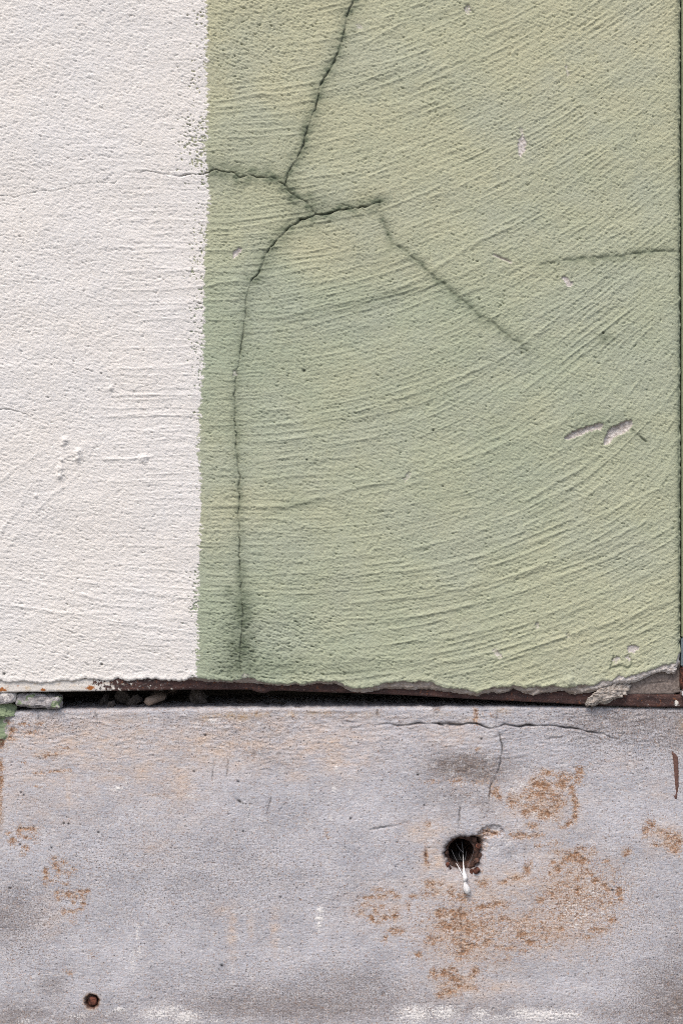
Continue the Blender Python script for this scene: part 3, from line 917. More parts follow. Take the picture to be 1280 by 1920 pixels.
# remains of white paint: solid at the left end, flecks further on
sp = np.interp(SU, [-1000, 0, 110, 165, 190, 240, 300, 345, 400, 1300], [.98, .98, .96, .84, .60, .32, .24, .12, .06, .05]) + 0.12 * (TT - 0.6) * (SU > 150)
rest = np.exp(-((SU - 1266) / (1.0 + 6.0 * np.clip((SV - 1311) / 11, 0, 1))) ** 2) * sst(1310, 1313, SV) * (1 - sst(1322, 1325, SV))
sp = np.maximum(sp, 0.85 * rest)
sp = np.maximum(sp, 0.30 * np.exp(-((SU - 1212) / 8) ** 2) * sst(.6, .8, TT))
so = blobs(SU, SV, su, np.array([1260., 1330.]), [(8, 1290, 10, 6, .9), (16, 1286, 6, 8, .7), (85, 1291, 7, 4, .9), (172, 1288, 9, 6, 1.0), (38, 1284, 6, 3, .5), (268, 1288, 5, 3, .5), (210, 1290, 10, 3, .45)]) if False else np.zeros_like(SU)
for (cu, cv, ru, rv, st) in [(8, 1291, 11, 5, .9), (16, 1286, 6, 6, .7), (86, 1291, 7, 4, .95), (172, 1288, 9, 5, 1.0), (38, 1284, 6, 3, .5), (268, 1288, 6, 3, .4), (205, 1290, 12, 3, .45), (1262, 1310, 14, 3, .5), (1202, 1312, 9, 4, .4), (800, 1296, 12, 5, .35), (496, 1290, 14, 6, .22)]:
    so = np.maximum(so, st * np.exp(-((SU - cu) / ru) ** 2 - ((SV - cv) / rv) ** 2))
sX, sY, sZ = wx(SU), -0.0035 - 0.0085 * (1 - sst(250, 480, SU)) - sH * S, wz(SV)
# bottom leg of the angle runs back over the gap, top edge turns back too
sX = np.vstack([sX[:1], sX, sX[-1:], sX[-1:]])
sZ = np.vstack([sZ[:1], sZ, sZ[-1:] + 0.0, sZ[-1:] + 0.001])
sY = np.vstack([np.full_like(sY[:1], 0.02), sY, sY[-1:] + 0.004, np.full_like(sY[:1], 0.134)])
e3 = lambda a: np.vstack([a[:1], a, a[-1:] * 0, a[-1:] * 0])
link("steel_leg", grid_mesh("steel_leg", sX, sY, sZ, {"paint": e3(sp), "orange": e3(so)}), MAT_STEEL, strip)

# ------------------------------------------------------------------ concrete plinth
plinth = empty("concrete_plinth", (0, 0.0, 0.0), "weathered grey concrete base with rust stains, a fine crack and a drain hole", "plinth")
us = axis(-1000, -36, 1316, 2300, 1.45)
vs = axis(1329, 1329, 1956, 2107, 1.45)
U, Vs = np.meshgrid(us, vs)
U = U.astype(np.float32)
Vs = Vs.astype(np.float32)
pe = np.interp(us, *PLINTH_EDGE) + 0.8 * gn(us / 16, us * 0, 5) + 0.5 * gn(us / 5, us * 0, 6)
V = Vs + ((pe - 1329)[None, :] * (1 - sst(1329, 1400, Vs))).astype(np.float32)
q = U + 18 * gn(U / 140, V / 60, 2)
p = V + 6 * fbm(U / 120, V / 60, 2, 3)
H = 1.5 * fbm(U / 140, V / 90, 3, 1)
rough_zone = np.clip(1.1 * (1 - sst(1345, 1500, V)) + 0.45 * sst(-0.2, 0.5, fbm(U / 120, V / 80, 2, 9)), 0, 1.2)
p = p + 7 * fbm(U / 45, V / 30, 3, 5)
streak = gn(q / 34, p / 6.5, 4)
streak2 = gn(q / 15, p / 4.4, 5)
scal = (1 - np.abs(gn(q / 44, p / 15, 6)) * 2) * sst(-0.2, 0.4, gn(U / 50, V / 24, 2))
H += rough_zone * (0.45 * streak + 0.60 * streak2 + 0.9 * np.clip(scal, 0, 1) ** 5)
H += 0.28 * gn(U / 9, V / 4.2, 7) + 0.28 * gn(U / 3.3, V / 3, 8)
pit = np.clip(gn(U / 4.5, V / 3.8, 9) - 0.52, 0, 1)
H -= 6.0 * pit + 4.5 * np.clip(gn(U / 7.5, V / 6.5, 11) - 0.70, 0, 1) * 2
dark_mark = np.zeros_like(H)  # crack dirt, and dark colour in the small specks
smudge_c = np.zeros_like(H)


def ccrack(pts, depth, w, dark_amt, seed, amp=1.3):
    global H, dark_mark, smudge_c
    D, T = dist_poly(U, V, us, vs, jag(pts, amp, seed, 6), 24)
    f = 0.35 + 0.95 * sst(-0.5, 0.5, gn(U / 28, V / 28, seed))
    f = f * sst(0, 0.05, T) * (1 - 0.8 * sst(0.85, 1, T))
    H = H - depth * f * np.exp(-(D / w) ** 2)
    dark_mark = np.maximum(dark_mark, dark_amt * np.clip(f, 0, 1) * np.exp(-(D / (0.85 * w)) ** 2))
    smudge_c = np.maximum(smudge_c, 0.35 * dark_amt * f * np.exp(-(D / 5) ** 2))


ccrack([(588, 1357), (600, 1357), (640, 1352), (690, 1356), (708, 1360)], 1.2, 1.2, 0.45, 1)
ccrack([(700, 1360), (708, 1360), (725, 1357), (745, 1361), (765, 1360), (785, 1356), (800, 1357), (820, 1357), (828, 1360), (838, 1364), (848, 1358), (862, 1360), (880, 1356), (893, 1357), (905, 1362), (920, 1366),
        (930, 1364), (945, 1358), (955, 1360), (975, 1363), (985, 1360), (1000, 1361), (1035, 1361), (1060, 1365), (1083, 1367), (1100, 1372), (1130, 1376), (1145, 1384), (1160, 1389)], 5.5, 1.4, 0.85, 2, 1.0)
ccrack([(820, 1357), (850, 1359), (868, 1358)], 4.0, 2.6, 0.6, 3)
ccrack([(972, 1363), (985, 1360), (1000, 1361)], 4.0, 2.4, 0.6, 13)
ccrack([(933, 1326), (932, 1340), (930, 1364), (936, 1378), (938, 1388), (941, 1398), (940, 1415), (936, 1435), (932, 1450), (924, 1465), (918, 1478), (917, 1500), (916, 1522)], 3.5, 1.2, 0.75, 4)
ccrack([(862, 1512), (861, 1530), (859, 1556)], 2.5, 1.2, 0.7, 5)
ccrack([(690, 1556), (720, 1552), (745, 1548), (768, 1539)], 2.5, 1.8, 0.35, 6)
ccrack([(800, 1591), (815, 1591), (830, 1589)], 2.0, 1.0, 0.5, 7)
ccrack([(178, 1330), (182, 1345), (184, 1356)], 3.0, 1.4, 0.75, 8)
ccrack([(71, 1336), (73, 1350)], 2.5, 1.2, 0.5, 9)
ccrack([(708, 1330), (707, 1350), (706, 1362)], 2.0, 1.6, 0.4, 10)
ccrack([(401, 1424), (399, 1445), (398, 1466)], 1.5, 1.0, 0.5, 11)
ccrack([(428, 1423), (427, 1442), (424, 1460)], 1.5, 1.0, 0.4, 12)
ccrack([(509, 1495), (505, 1510), (500, 1530)], 1.5, 1.2, 0.45, 14)
ccrack([(538, 1505), (525, 1518), (522, 1526)], 1.2, 1.0, 0.3, 15)
ccrack([(476, 1405), (476, 1425)], 1.2, 1.2, 0.4, 16)
ccrack([(864, 1690), (865, 1780), (865, 1890)], 1.0, 1.0, 0.32, 17)
ccrack([(1018, 1387), (1035, 1384), (1055, 1382)], 1.6, 1.5, 0.4, 18)
ccrack([(1155, 1388), (1165, 1380), (1172, 1372)], 1.2, 1.0, 0.4, 19)

for (cu, cv, ru, rv, ro) in [(449, 1503, 6.0, 2.3, 38), (447, 1466, 2, 2, 0), (783, 1453, 2.4, 2, 0), (40, 1486, 1.8, 1.8, 0), (45, 1491, 1.8, 1.8, 0), (120, 1544, 2, 2, 0), (129, 1545, 2, 2, 0), (185, 1561, 2.2, 1.8, 0), (526, 1683, 2, 2, 0),
                             (416, 1811, 3.2, 2.2, 30), (902, 1386, 2, 2, 0), (657, 1535, 2, 2, 0), (456, 1559, 2, 2, 0), (1148, 1670, 2, 2, 0), (795, 1510, 1.6, 1.6, 0), (38, 1584, 2, 2, 0), (97, 1590, 2, 2, 0), (19, 1666, 2.2, 2.2, 0), (364, 1447, 2, 2, 0), (385, 1379, 2.4, 2, 0)]:
    r_ = math.radians(ro)
    du, dv = U - cu, V - cv
    x_ = du * math.cos(r_) + dv * math.sin(r_)
    y_ = -du * math.sin(r_) + dv * math.cos(r_)
    gk = np.exp(-((x_ / ru) ** 2 + (y_ / rv) ** 2))
    H -= 3.0 * gk
    dark_mark = np.maximum(dark_mark, gk)

# the drain hole: ragged broken edge around a pipe
HC = (868.0, 1602.0)
ang = np.arctan2(V - HC[1], U - HC[0])
RR = np.hypot(U - HC[0], V - HC[1])
an_t = np.radians(np.array([-180, -150, -120, -100, -75, -55, -40, -25, 0, 25, 50, 75, 100, 125, 150, 180], float))
rad_t = np.array([39, 38, 36, 36, 36, 44, 48, 42, 39, 38, 44, 37, 37, 40, 38, 39], float)
RE = np.interp(ang, an_t, rad_t) + 2.5 * gn(np.cos(ang) * 5 + 3, np.sin(ang) * 5, 4) + 1.2 * gn(U / 4, V / 4, 3)
depth_in = sst(0, 12, RE - RR)
H -= 26 * depth_in + 3.0 * np.exp(-np.clip(RR - RE, 0, 99) / 5) * 0.6
# broken hollow to the upper right of the hole
hollow = poly_mask(U, V, us, vs, [(888, 1575), (897, 1560), (908, 1551), (925, 1547), (938, 1549), (944, 1560), (938, 1570), (925, 1566), (913, 1572), (912, 1590), (908, 1602), (900, 1598)], 2.5)
H -= hollow * (4.5 + 2.5 * gn(U / 7, V / 6, 3))
rim = poly_mask(U, V, us, vs, [(893, 1566), (906, 1556), (925, 1558), (932, 1561), (915, 1566), (908, 1575)], 2.0)
# the small bolt hole
BC = (172.0, 1878.0)
ang2 = np.arctan2(V - BC[1], U - BC[0])
R2 = np.hypot(U - BC[0], V - BC[1])
RE2 = 15.0 + 1.8 * gn(np.cos(ang2) * 3, np.sin(ang2) * 3 + 8, 2) + 1.0 * gn(U / 3, V / 3, 3)
H -= 14 * sst(0, 6, RE2 - R2)

RUST = [(1025, 1450, 12, 6, .75), (1054, 1455, 11, 6, .8), (1086, 1447, 6, 9, .9), (1083, 1461, 8, 8, .8), (1065, 1458, 9, 6, .7), (1012, 1471, 16, 9, 1.0), (1020, 1475, 15, 9, .95), (1054, 1470, 12, 9, 1.0), (1004, 1463, 12, 4, .8),
    (996, 1490, 14, 12, .75), (1014, 1490, 12, 10, .85), (1033, 1495, 14, 13, .75), (1046, 1500, 11, 12, .75), (1028, 1482, 10, 8, .8), (959, 1503, 7, 12, .85), (975, 1493, 9, 6, .6), (972, 1506, 9, 6, .6), (985, 1512, 14, 8, .6),
    (988, 1522, 10, 7, .9), (1004, 1516, 12, 7, .85), (1020, 1527, 14, 9, 1.0), (1038, 1516, 10, 9, .8), (1049, 1508, 8, 8, .75), (1008, 1503, 12, 8, .6), (1070, 1479, 5, 10, .8), (1075, 1495, 4, 10, .95), (1079, 1511, 4, 11, 1.0), (1077, 1530, 4.5, 10, 1.0), (1067, 1543, 7, 5, .9, -40), (1054, 1551, 6, 4, .7), (1042, 1535, 10, 6, .55),
    (996, 1548, 10, 5, .8), (972, 1567, 14, 6, .9), (1006, 1567, 12, 5, .8), (985, 1569, 12, 5, .7), (1221, 1546, 7, 10, .7), (1211, 1560, 6, 10, .85), (1235, 1559, 11, 6, .65), (1253, 1566, 11, 9, .75), (1267, 1570, 9, 8, .8), (1263, 1588, 10, 11, .95), (1227, 1584, 8, 5, .7), (1274, 1578, 7, 9, .8), (1249, 1580, 9, 8, .6),
    (988, 1629, 6, 12, .95, 25), (967, 1646, 12, 4.5, .85, -14), (945, 1653, 10, 4, .7, -14), (1075, 1605, 16, 9, 1.0), (1089, 1613, 14, 9, .9), (1065, 1608, 10, 8, .9), (1089, 1592, 11, 7, .55), (1110, 1597, 9, 7, .55), (1036, 1581, 11, 6, .45), (1044, 1597, 12, 6, .55), (1010, 1586, 6, 4, .7),
    (1036, 1617, 5, 4, .9), (1046, 1629, 8, 7, .95), (1054, 1618, 8, 7, .7), (1030, 1636, 4, 6, .7), (1067, 1637, 8, 6, .75), (1097, 1634, 8, 7, .75), (1107, 1640, 7, 6, .75), (1083, 1648, 9, 7, .7), (1115, 1652, 7, 6, 1.0), (1131, 1661, 10, 6, .9), (1139, 1669, 9, 6, .8), (1160, 1672, 8, 8, .9), (1163, 1685, 6, 8, .8), (1083, 1669, 7, 9, .9), (1057, 1658, 15, 7, .7), (1033, 1677, 10, 6, .8), (1012, 1687, 10, 6, .8), (1102, 1682, 8, 6, .85), (1057, 1672, 10, 7, .6),
    (1126, 1703, 7, 6, .8), (1144, 1725, 10, 7, .85), (1121, 1743, 18, 6, .8), (1099, 1757, 11, 5, .7), (1142, 1693, 9, 6, .7), (1054, 1719, 10, 8, .7), (1052, 1743, 8, 6, .8), (1022, 1759, 10, 7, .7), (977, 1751, 14, 12, .8), (993, 1767, 13, 7, .85), (948, 1722, 14, 9, .65), (967, 1735, 12, 9, .6), (956, 1778, 14, 6, .65), (980, 1783, 10, 5, .6), (953, 1796, 7, 6, .6), (985, 1722, 9, 8, .65), (998, 1714, 8, 8, .6), (1080, 1690, 66, 58, .56), (1000, 1745, 76, 30, .52), (1130, 1690, 26, 40, .5), (1174, 1597, 8, 6, .85), (1135, 1614, 7, 3, .9), (1148, 1632, 6, 9, .5), (1170, 1603, 6, 3, .7),
    (690, 1682, 11, 3.5, .75), (712, 1680, 11, 6, .75), (732, 1672, 9, 5, .8), (742, 1681, 7, 5, .6), (707, 1667, 8, 5, .6), (715, 1700, 6, 5, .75), (702, 1707, 6, 8, .8), (697, 1722, 4, 7, .9), (707, 1730, 7, 3, .8), (722, 1721, 9, 4.5, .95), (740, 1716, 6, 9, .95), (735, 1711, 10, 4, .7), (677, 1710, 9, 7, .5), (690, 1697, 14, 8, .42), (740, 1746, 10, 5, .9), (752, 1747, 6, 6, .8), (722, 1760, 4, 8, .7, 25), (765, 1700, 4, 10, .5), (805, 1657, 9, 6, .75), (802, 1677, 12, 9, .6), (815, 1672, 10, 7, .6), (775, 1681, 7, 3, .85), (825, 1657, 7, 4, .6), (847, 1677, 6, 14, .8), (866, 1685, 9, 9, .85), (905, 1657, 10, 7, .85), (910, 1700, 20, 5, .95, -8), (935, 1694, 10, 4, .95, -8), (946, 1700, 6, 4, .8, 40),
    (827, 1712, 12, 8, .95), (845, 1710, 14, 7, .85), (862, 1715, 15, 12, .95), (835, 1737, 14, 10, .95), (830, 1730, 10, 8, .7), (857, 1740, 20, 15, .8), (880, 1740, 16, 18, .85), (815, 1760, 14, 7, .85), (812, 1767, 12, 5, .8), (860, 1765, 16, 9, .8), (872, 1775, 14, 9, .9), (890, 1772, 9, 6, .8), (912, 1765, 9, 9, .85), (910, 1740, 12, 10, .7), (900, 1720, 14, 10, .55), (925, 1725, 14, 8, .55), (930, 1750, 12, 10, .55), (865, 1787, 16, 5, .85), (865, 1797, 10, 5, .6), (935, 1777, 12, 6, .6), (785, 1790, 6, 5, .8), (880, 1740, 76, 46, .55),
    (815, 1827, 8, 8, .95), (837, 1825, 13, 8, .9), (847, 1818, 8, 6, .9), (890, 1820, 6, 8, .9), (885, 1832, 7, 7, .75), (852, 1837, 13, 9, .9), (862, 1847, 14, 7, .8), (882, 1850, 12, 6, .75), (825, 1865, 8, 5, .9), (845, 1860, 14, 6, .85), (835, 1845, 12, 8, .5),
    (810, 1466, 11, 4, .5), (857, 1465, 12, 6, .5), (900, 1467, 16, 5, .42), (927, 1483, 7, 10, .85), (935, 1494, 5, 6, .8), (802, 1542, 5, 5, .65), (892, 1342, 4, 13, .85), (894, 1405, 3, 3, .8), (921, 1340, 10, 3, .4),
    (16, 1356, 5, 6, .8), (24, 1370, 6, 6, .85), (19, 1384, 7, 5, .8), (4, 1392, 6, 8, 1.0), (2, 1440, 4, 14, .95), (3, 1462, 4, 14, .95), (1, 1500, 3, 30, .75), (45, 1357, 9, 3, .7), (75, 1357, 7, 3, .55), (60, 1372, 10, 5, .55), (85, 1416, 11, 5, .62), (107, 1413, 8, 3, .65), (75, 1449, 9, 3, .75), (107, 1446, 15, 2.5, .75), (126, 1444, 6, 2, .6), (122, 1402, 10, 3, .5), (45, 1430, 8, 2, .5), (72, 1474, 9, 2, .5),
    (37, 1557, 4, 8, .95), (50, 1554, 12, 3, .95), (62, 1555, 6, 5, .8), (24, 1577, 6, 6, .95), (15, 1562, 6, 3, .75), (47, 1570, 9, 3, .75), (67, 1570, 4, 8, .65), (50, 1590, 9, 4, .65), (42, 1600, 5, 4, .6), (102, 1609, 5, 3, 1.0), (107, 1622, 8, 7, .75), (87, 1635, 4, 7, 1.0), (110, 1635, 4, 8, .85), (86, 1646, 6, 4, .8), (120, 1617, 7, 5, .65), (127, 1637, 8, 5, .65), (95, 1652, 10, 3, .65), (137, 1630, 6, 8, .45), (122, 1657, 8, 3, .6), (85, 1657, 4, 4, .6), (110, 1677, 7, 8, .8), (130, 1677, 12, 5, .85), (137, 1681, 9, 5, .8), (152, 1672, 9, 4, .9), (162, 1670, 6, 4, .85), (155, 1682, 5, 10, .75), (140, 1690, 5, 5, .7), (157, 1695, 4, 4, .8), (147, 1705, 8, 4, .75), (135, 1710, 10, 4, .75), (120, 1710, 4, 7, .7), (137, 1727, 6, 5, .45), (172, 1790, 6, 5, .4), (132, 1824, 8, 4, .55),
    (613, 1565, 3, 8, .45), (798, 1604, 3, 13, 1.0), (800, 1618, 3, 6, .8), (900, 1580, 8, 14, .7), (920, 1562, 14, 5, .9)]
rust = blobs(U + 3.5 * fbm(U / 12, V / 12, 3, 6), V + 3.5 * fbm(U / 12, V / 12, 3, 9), us, vs, [(a[0], a[1], a[2] * 1.3, a[3] * 1.3) + tuple(a[4:]) for a in RUST])
rust = rust * (0.84 + 0.5 * fbm(U / 11, V / 8, 3, 4))
ochre = blobs(U, V, us, vs, [(385, 1347, 9, 7, .8), (407, 1341, 14, 5, .7), (432, 1341, 13, 7, .9), (455, 1345, 14, 8, .95), (480, 1339, 14, 6, .9), (500, 1339, 9, 5, .7), (547, 1338, 9, 5, .95), (585, 1337, 13, 5, .8), (610, 1338, 12, 5, .6), (660, 1342, 14, 5, .5), (690, 1339, 9, 5, .7), (706, 1338, 6, 5, .6), (225, 1350, 24, 9, .4), (265, 1372, 20, 8, .35), (880, 1350, 14, 6, .4), (942, 1333, 14, 5, .7), (1278, 1360, 8, 14, .6), (820, 1340, 40, 5, .3), (4, 1540, 6, 30, .4)])
lime = blobs(U, V, us, vs, [(220, 1478, 11, 6, .72), (238, 1468, 3, 12, .6), (290, 1500, 7, 3, .5), (600, 1708, 8, 8, .85), (598, 1722, 9, 7, .85), (598, 1735, 6, 6, .8), (596, 1745, 4, 4, .6), (626, 1480, 4, 9, .72), (620, 1535, 4, 8, .6), (630, 1440, 4, 7, .62), (355, 1492, 10, 4, .6), (657, 1487, 5, 6, .6), (400, 1352, 12, 6, .65), (258, 1750, 5, 20, .55), (250, 1800, 7, 28, .50), (262, 1780, 5, 14, .5), (152, 1690, 4, 5, .5), (300, 1902, 46, 13, .66), (350, 1906, 30, 15, .74), (320, 1892, 36, 8, .6), (225, 1893, 14, 6, .75), (778, 1902, 36, 19, .78), (835, 1899, 30, 15, .74), (900, 1902, 20, 15, .62), (1015, 1904, 66, 14, .76), (980, 1897, 30, 9, .66), (1066, 1902, 32, 12, .64), (940, 1908, 40, 8, .5), (405, 1914, 16, 6, .5), (50, 1914, 14, 6, .5), (150, 1905, 24, 6, .42),
    (980, 1472, 14, 10, .46), (962, 1482, 10, 9, .42), (1000, 1524, 10, 8, .42), (980, 1505, 12, 7, .42), (1033, 1535, 16, 8, .36), (1085, 1705, 46, 36, .36), (1095, 1718, 18, 12, .46), (1078, 1735, 10, 6, .62), (1110, 1672, 30, 20, .36), (1130, 1715, 18, 16, .36), (865, 1470, 12, 4, .42), (950, 1578, 16, 10, .40), (928, 1590, 12, 14, .40)])
warm = blobs(U, V, us, vs, [(120, 1450, 200, 70, .34), (480, 1370, 260, 36, .45), (160, 1390, 190, 50, .62), (260, 1440, 120, 55, .50), (400, 1400, 150, 45, .68), (330, 1460, 60, 60, .55), (600, 1395, 110, 45, .60), (660, 1420, 60, 30, .4), (840, 1380, 60, 22, .5), (70, 1500, 120, 60, .30), (129, 1480, 7, 60, .55), (800, 1560, 40, 26, .7), (815, 1615, 30, 36, .7), (830, 1660, 50, 24, .7), (950, 1650, 70, 26, .65), (930, 1680, 60, 24, .6), (880, 1760, 90, 70, .55), (1060, 1650, 90, 60, .5), (1020, 1740, 110, 50, .5), (870, 1850, 80, 30, .6), (930, 1850, 60, 14, .55), (720, 1700, 70, 45, .40), (1010, 1510, 80, 60, .5), (436, 1745, 9, 45, .72), (415, 1705, 22, 14, .5), (515, 1748, 9, 45, .55), (470, 1735, 7, 30, .4), (95, 1720, 30, 40, .35), (290, 1590, 40, 30, .3), (340, 1520, 60, 40, .25), (1160, 1430, 40, 16, .3), (1240, 1480, 30, 30, .25), (1245, 1570, 40, 30, .5), (640, 1420, 50, 40, .55), (560, 1455, 40, 14, .4)])
smudge = blobs(U, V, us, vs, [(870, 1437, 70, 26, 1.1), (905, 1450, 44, 22, .9), (830, 1448, 40, 8, .4), (860, 1490, 60, 22, .5), (905, 1510, 24, 20, .5), (840, 1525, 18, 10, .35), (985, 1592, 9, 12, .35), (955, 1600, 18, 10, .3), (1200, 1350, 150, 26, .55), (1265, 1370, 40, 40, .50), (1255, 1340, 60, 14, .4), (10, 1720, 50, 60, .42), (100, 1850, 26, 20, .5), (560, 1890, 240, 30, .55), (900, 1895, 200, 22, .35), (660, 1850, 60, 30, .35), (740, 1880, 40, 30, .35), (1275, 1885, 70, 60, .85), (1210, 1900, 60, 24, .45), (1140, 1900, 60, 16, .35), (20, 1905, 90, 30, .65), (150, 1912, 100, 18, .5), (480, 1412, 24, 8, .3), (530, 1430, 40, 14, .22), (1278, 1780, 30, 60, .35), (940, 1810, 50, 16, .22), (700, 1345, 500, 4, .22), (820, 1331, 10, 4, .9), (620, 1336, 60, 2.5, .6), (530, 1333, 40, 2, .5), (845, 1356, 12, 5, .5)])
smudge = np.maximum(smudge, smudge_c)
pepper = np.clip(0.35 + 0.8 * smudge + blobs(U, V, us, vs, [(400, 1640, 260, 110, .55), (560, 1860, 300, 50, .65), (1180, 1380, 160, 60, .7), (60, 1720, 80, 90, .6), (1180, 1720, 100, 140, .45), (1240, 1860, 90, 70, .8), (430, 1370, 160, 40, .5), (200, 1620, 140, 80, .4), (690, 1850, 80, 50, .6), (100, 1360, 80, 20, .6)]), 0, 1.1)
rustH = np.clip(rust - 0.45, 0, 1)
darkrust = np.clip(blobs(U, V, us, vs, [(3, 1394, 5, 7, .8), (14, 1352, 4, 4, .6), (22, 1368, 4, 4, .6), (797, 1601, 2.2, 8, .8)]), 0, 1)
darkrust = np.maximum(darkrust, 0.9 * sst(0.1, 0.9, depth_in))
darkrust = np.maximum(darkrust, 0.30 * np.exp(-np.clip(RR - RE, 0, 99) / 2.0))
brk = np.exp(-((ang2 + 2.6) / 0.9) ** 2)
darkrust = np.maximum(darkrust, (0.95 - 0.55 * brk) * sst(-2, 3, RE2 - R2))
rust = np.maximum(rust, 0.5 * np.exp(-(np.clip(R2 - 12, 0, 99) / 4) ** 2) * (R2 > 6))
ochre = np.maximum(ochre, 0.5 * np.exp(-(np.clip(R2 - 14, 0, 99) / 4) ** 2))
darkrust = np.maximum(darkrust, 0.75 * rim * sst(-0.3, 0.3, gn(U / 5, V / 4, 2)))
greenp = np.clip(blobs(U, V, us, vs, [(2, 1362, 13, 16, 1.0), (4, 1378, 12, 10, .9), (-20, 1370, 30, 26, 1.0), (8, 1348, 8, 6, .7)]), 0, 1)
H += 2.2 * sst(0.4, 0.6, greenp)
H -= 1.0 * sst(0.5, 0.75, rust + 0.5 * gn(U / 6, V / 5, 6)) * (RR > 50)
H += 0.8 * sst(0.5, 0.75, lime + 0.4 * gn(U / 5, V / 4, 7))

# arris at the top and the ledge running back into the gap
rd = np.clip(1 - (V - pe[None, :]) / 5.0, 0, 1)
H -= 4.5 * rd ** 2 * (1 + 0.6 * gn(U / 12, V / 12, 4))
X = wx(U.astype(np.float64))
Z = wz(V.astype(np.float64))
Y = -H.astype(np.float64) * S
back = [0.14, 0.11, 0.085, 0.065, 0.048, 0.034, 0.022, 0.013, 0.007]
tx = np.vstack([X[:1]] * len(back))
ty = np.array(back)[:, None] + 0 * tx
tz = Z[:1] + 0.0012 + 0.0035 * fbm(tx * 60, ty * 60, 4, 2) * np.clip(np.array(back) / 0.03, 0, 1)[:, None]
X = np.vstack([tx, X])
Y = np.vstack([ty, Y])
Z = np.vstack([tz, Z])


def pre(a, val=None):
    k = len(back)
    return np.vstack([a[:1] if val is None else np.full_like(a[:1], val)] * k + [a])


attrs = {"rust": pre(rust, 0), "ochre": pre(ochre, 0), "lime": pre(lime, 0), "warm": pre(warm, 0), "smudge": pre(np.clip(smudge, 0, 1), .35), "pepper": pre(pepper, .5),
         "darkrust": pre(np.clip(darkrust, 0, 1), 0), "dark_mark": pre(np.clip(dark_mark, 0, 1), 0), "green": pre(greenp, 0)}
keep = (RR > 27)[:-1, :-1]
keep = np.vstack([np.ones((len(back), keep.shape[1]), bool), keep])
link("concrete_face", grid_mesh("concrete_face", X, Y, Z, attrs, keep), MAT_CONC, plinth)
del X, Y, Z, attrs

# brown run of paint near the right-hand end
prof = [(1405, 1258, 1.0), (1410, 1259, 2.0), (1414, 1262, 4.0), (1420, 1265, 5.2), (1428, 1266, 5.2), (1440, 1266.5, 5.0), (1452, 1267, 4.8), (1464, 1267.5, 4.2), (1474, 1268, 3.9), (1482, 1268.3, 3.0), (1488, 1267, 2.6), (1493, 1265.5, 3.8), (1497, 1265.5, 2.6), (1499, 1266, 0.8)]
pv = np.array([a[0] for a in prof], float)
rows_v = np.arange(1405, 1499.1, 1.2)
cu_ = np.interp(rows_v, pv, [a[1] for a in prof]) + 0.5 * gn(rows_v / 5, rows_v * 0, 3)
hw_ = np.interp(rows_v, pv, [a[2] for a in prof]) * (1 + 0.16 * gn(rows_v / 3, rows_v * 0, 5))
ww = np.linspace(-1, 1, 11)
DU = cu_[:, None] + hw_[:, None] * ww[None, :]
DV = np.repeat(rows_v[:, None], 11, 1)
DH = 3.2 * np.sqrt(np.clip(1 - ww[None, :] ** 2, 0, 1)) * np.clip(hw_[:, None] / 4, 0.3, 1) - 1.2 + 0.4 * gn(DU / 4, DV / 4, 2)
link("paint_run", grid_mesh("paint_run", wx(DU), -DH * S, wz(DV), {}), MAT_DRIP, plinth)["label"] = "brown run of dried paint"

# ------------------------------------------------------------------ drain pipe in the hole
pipe = empty("drain_pipe", (wx(866), 0.02, wz(1602)), "rusty iron drain pipe stub set deep in the hole of the concrete base", "pipe")


def ring_mesh(name, cu, cv, r_out, r_in, y0, y1, seg=64, seed=0, rough=1.2):
    bm = bmesh.new()
    prof = [(r_out, y1), (r_out, y0 + 0.002), (r_out - 1.2, y0), (r_in + 1.5, y0 + 0.0006), (r_in, y0 + 0.003), (r_in, y0 + 0.02), (r_in - 0.6, y1)]
    loops = []
    for k, (r, y) in enumerate(prof):
        lp = []
        for j in range(seg):
            a = 2 * math.pi * j / seg
            rr = r + rough * float(gn(math.cos(a) * 3 + seed, math.sin(a) * 3 + k * 0.35, 4)) + rough * 0.5 * float(gn(math.cos(a) * 9 + seed, math.sin(a) * 9 + k, 5))
            lp.append(bm.verts.new((wx(cu + rr * math.cos(a)), y + 0.0012 * float(gn(math.cos(a) * 5, math.sin(a) * 5 + k, 6)), wz(cv + rr * math.sin(a)))))
        loops.append(lp)
    for a, b in zip(loops[:-1], loops[1:]):
        for j in range(seg):
            bm.faces.new((a[j], a[(j + 1) % seg], b[(j + 1) % seg], b[j]))
    bm.faces.new(loops[-1])
    return bm_mesh(name, bm)


link("pipe_wall", ring_mesh("pipe_wall", 865, 1602, 37, 25.0, 0.013, 0.13, seed=2), MAT_PIPE, pipe)
rs = np.random.RandomState(5)
flk0 = lump_mesh("rust_flake", (1, 1, 1), 3, 0.3, 0.8, 3)
for (du, dv, sz, dy, mt) in [(897, 1588, 11, .006, 0), (901, 1606, 10, .008, 1), (894, 1616, 11, .007, 1), (893, 1633, 14, .001, 0), (884, 1636, 10, .004, 0), (839, 1622, 10, .003, 0), (843, 1630, 9, .005, 0), (850, 1571, 12, .012, 1), (877, 1571, 14, .013, 1), (890, 1578, 10, .012, 1), (836, 1585, 10, .011, 1), (838, 1603, 9, .012, 1)]:
    o = link("rust_flake", flk0.copy(), MAT_RUST if mt == 0 else MAT_PIPE, None)
    o.location = (wx(du), dy, wz(dv))
    o.scale = (sz * S * rs.uniform(.9, 1.3), sz * S * .8, sz * S * rs.uniform(.8, 1.2))
    o.rotation_euler = tuple(rs.uniform(0, 6, 3))
    o.parent = pipe
    o.matrix_parent_inverse = pipe.matrix_basis.inverted()
link("silt", lump_mesh("silt", (0.030, 0.05, 0.006), 9, 0.25, 0.8, 3), MAT_CORE, pipe).location = (wx(866), 0.06, wz(1624))
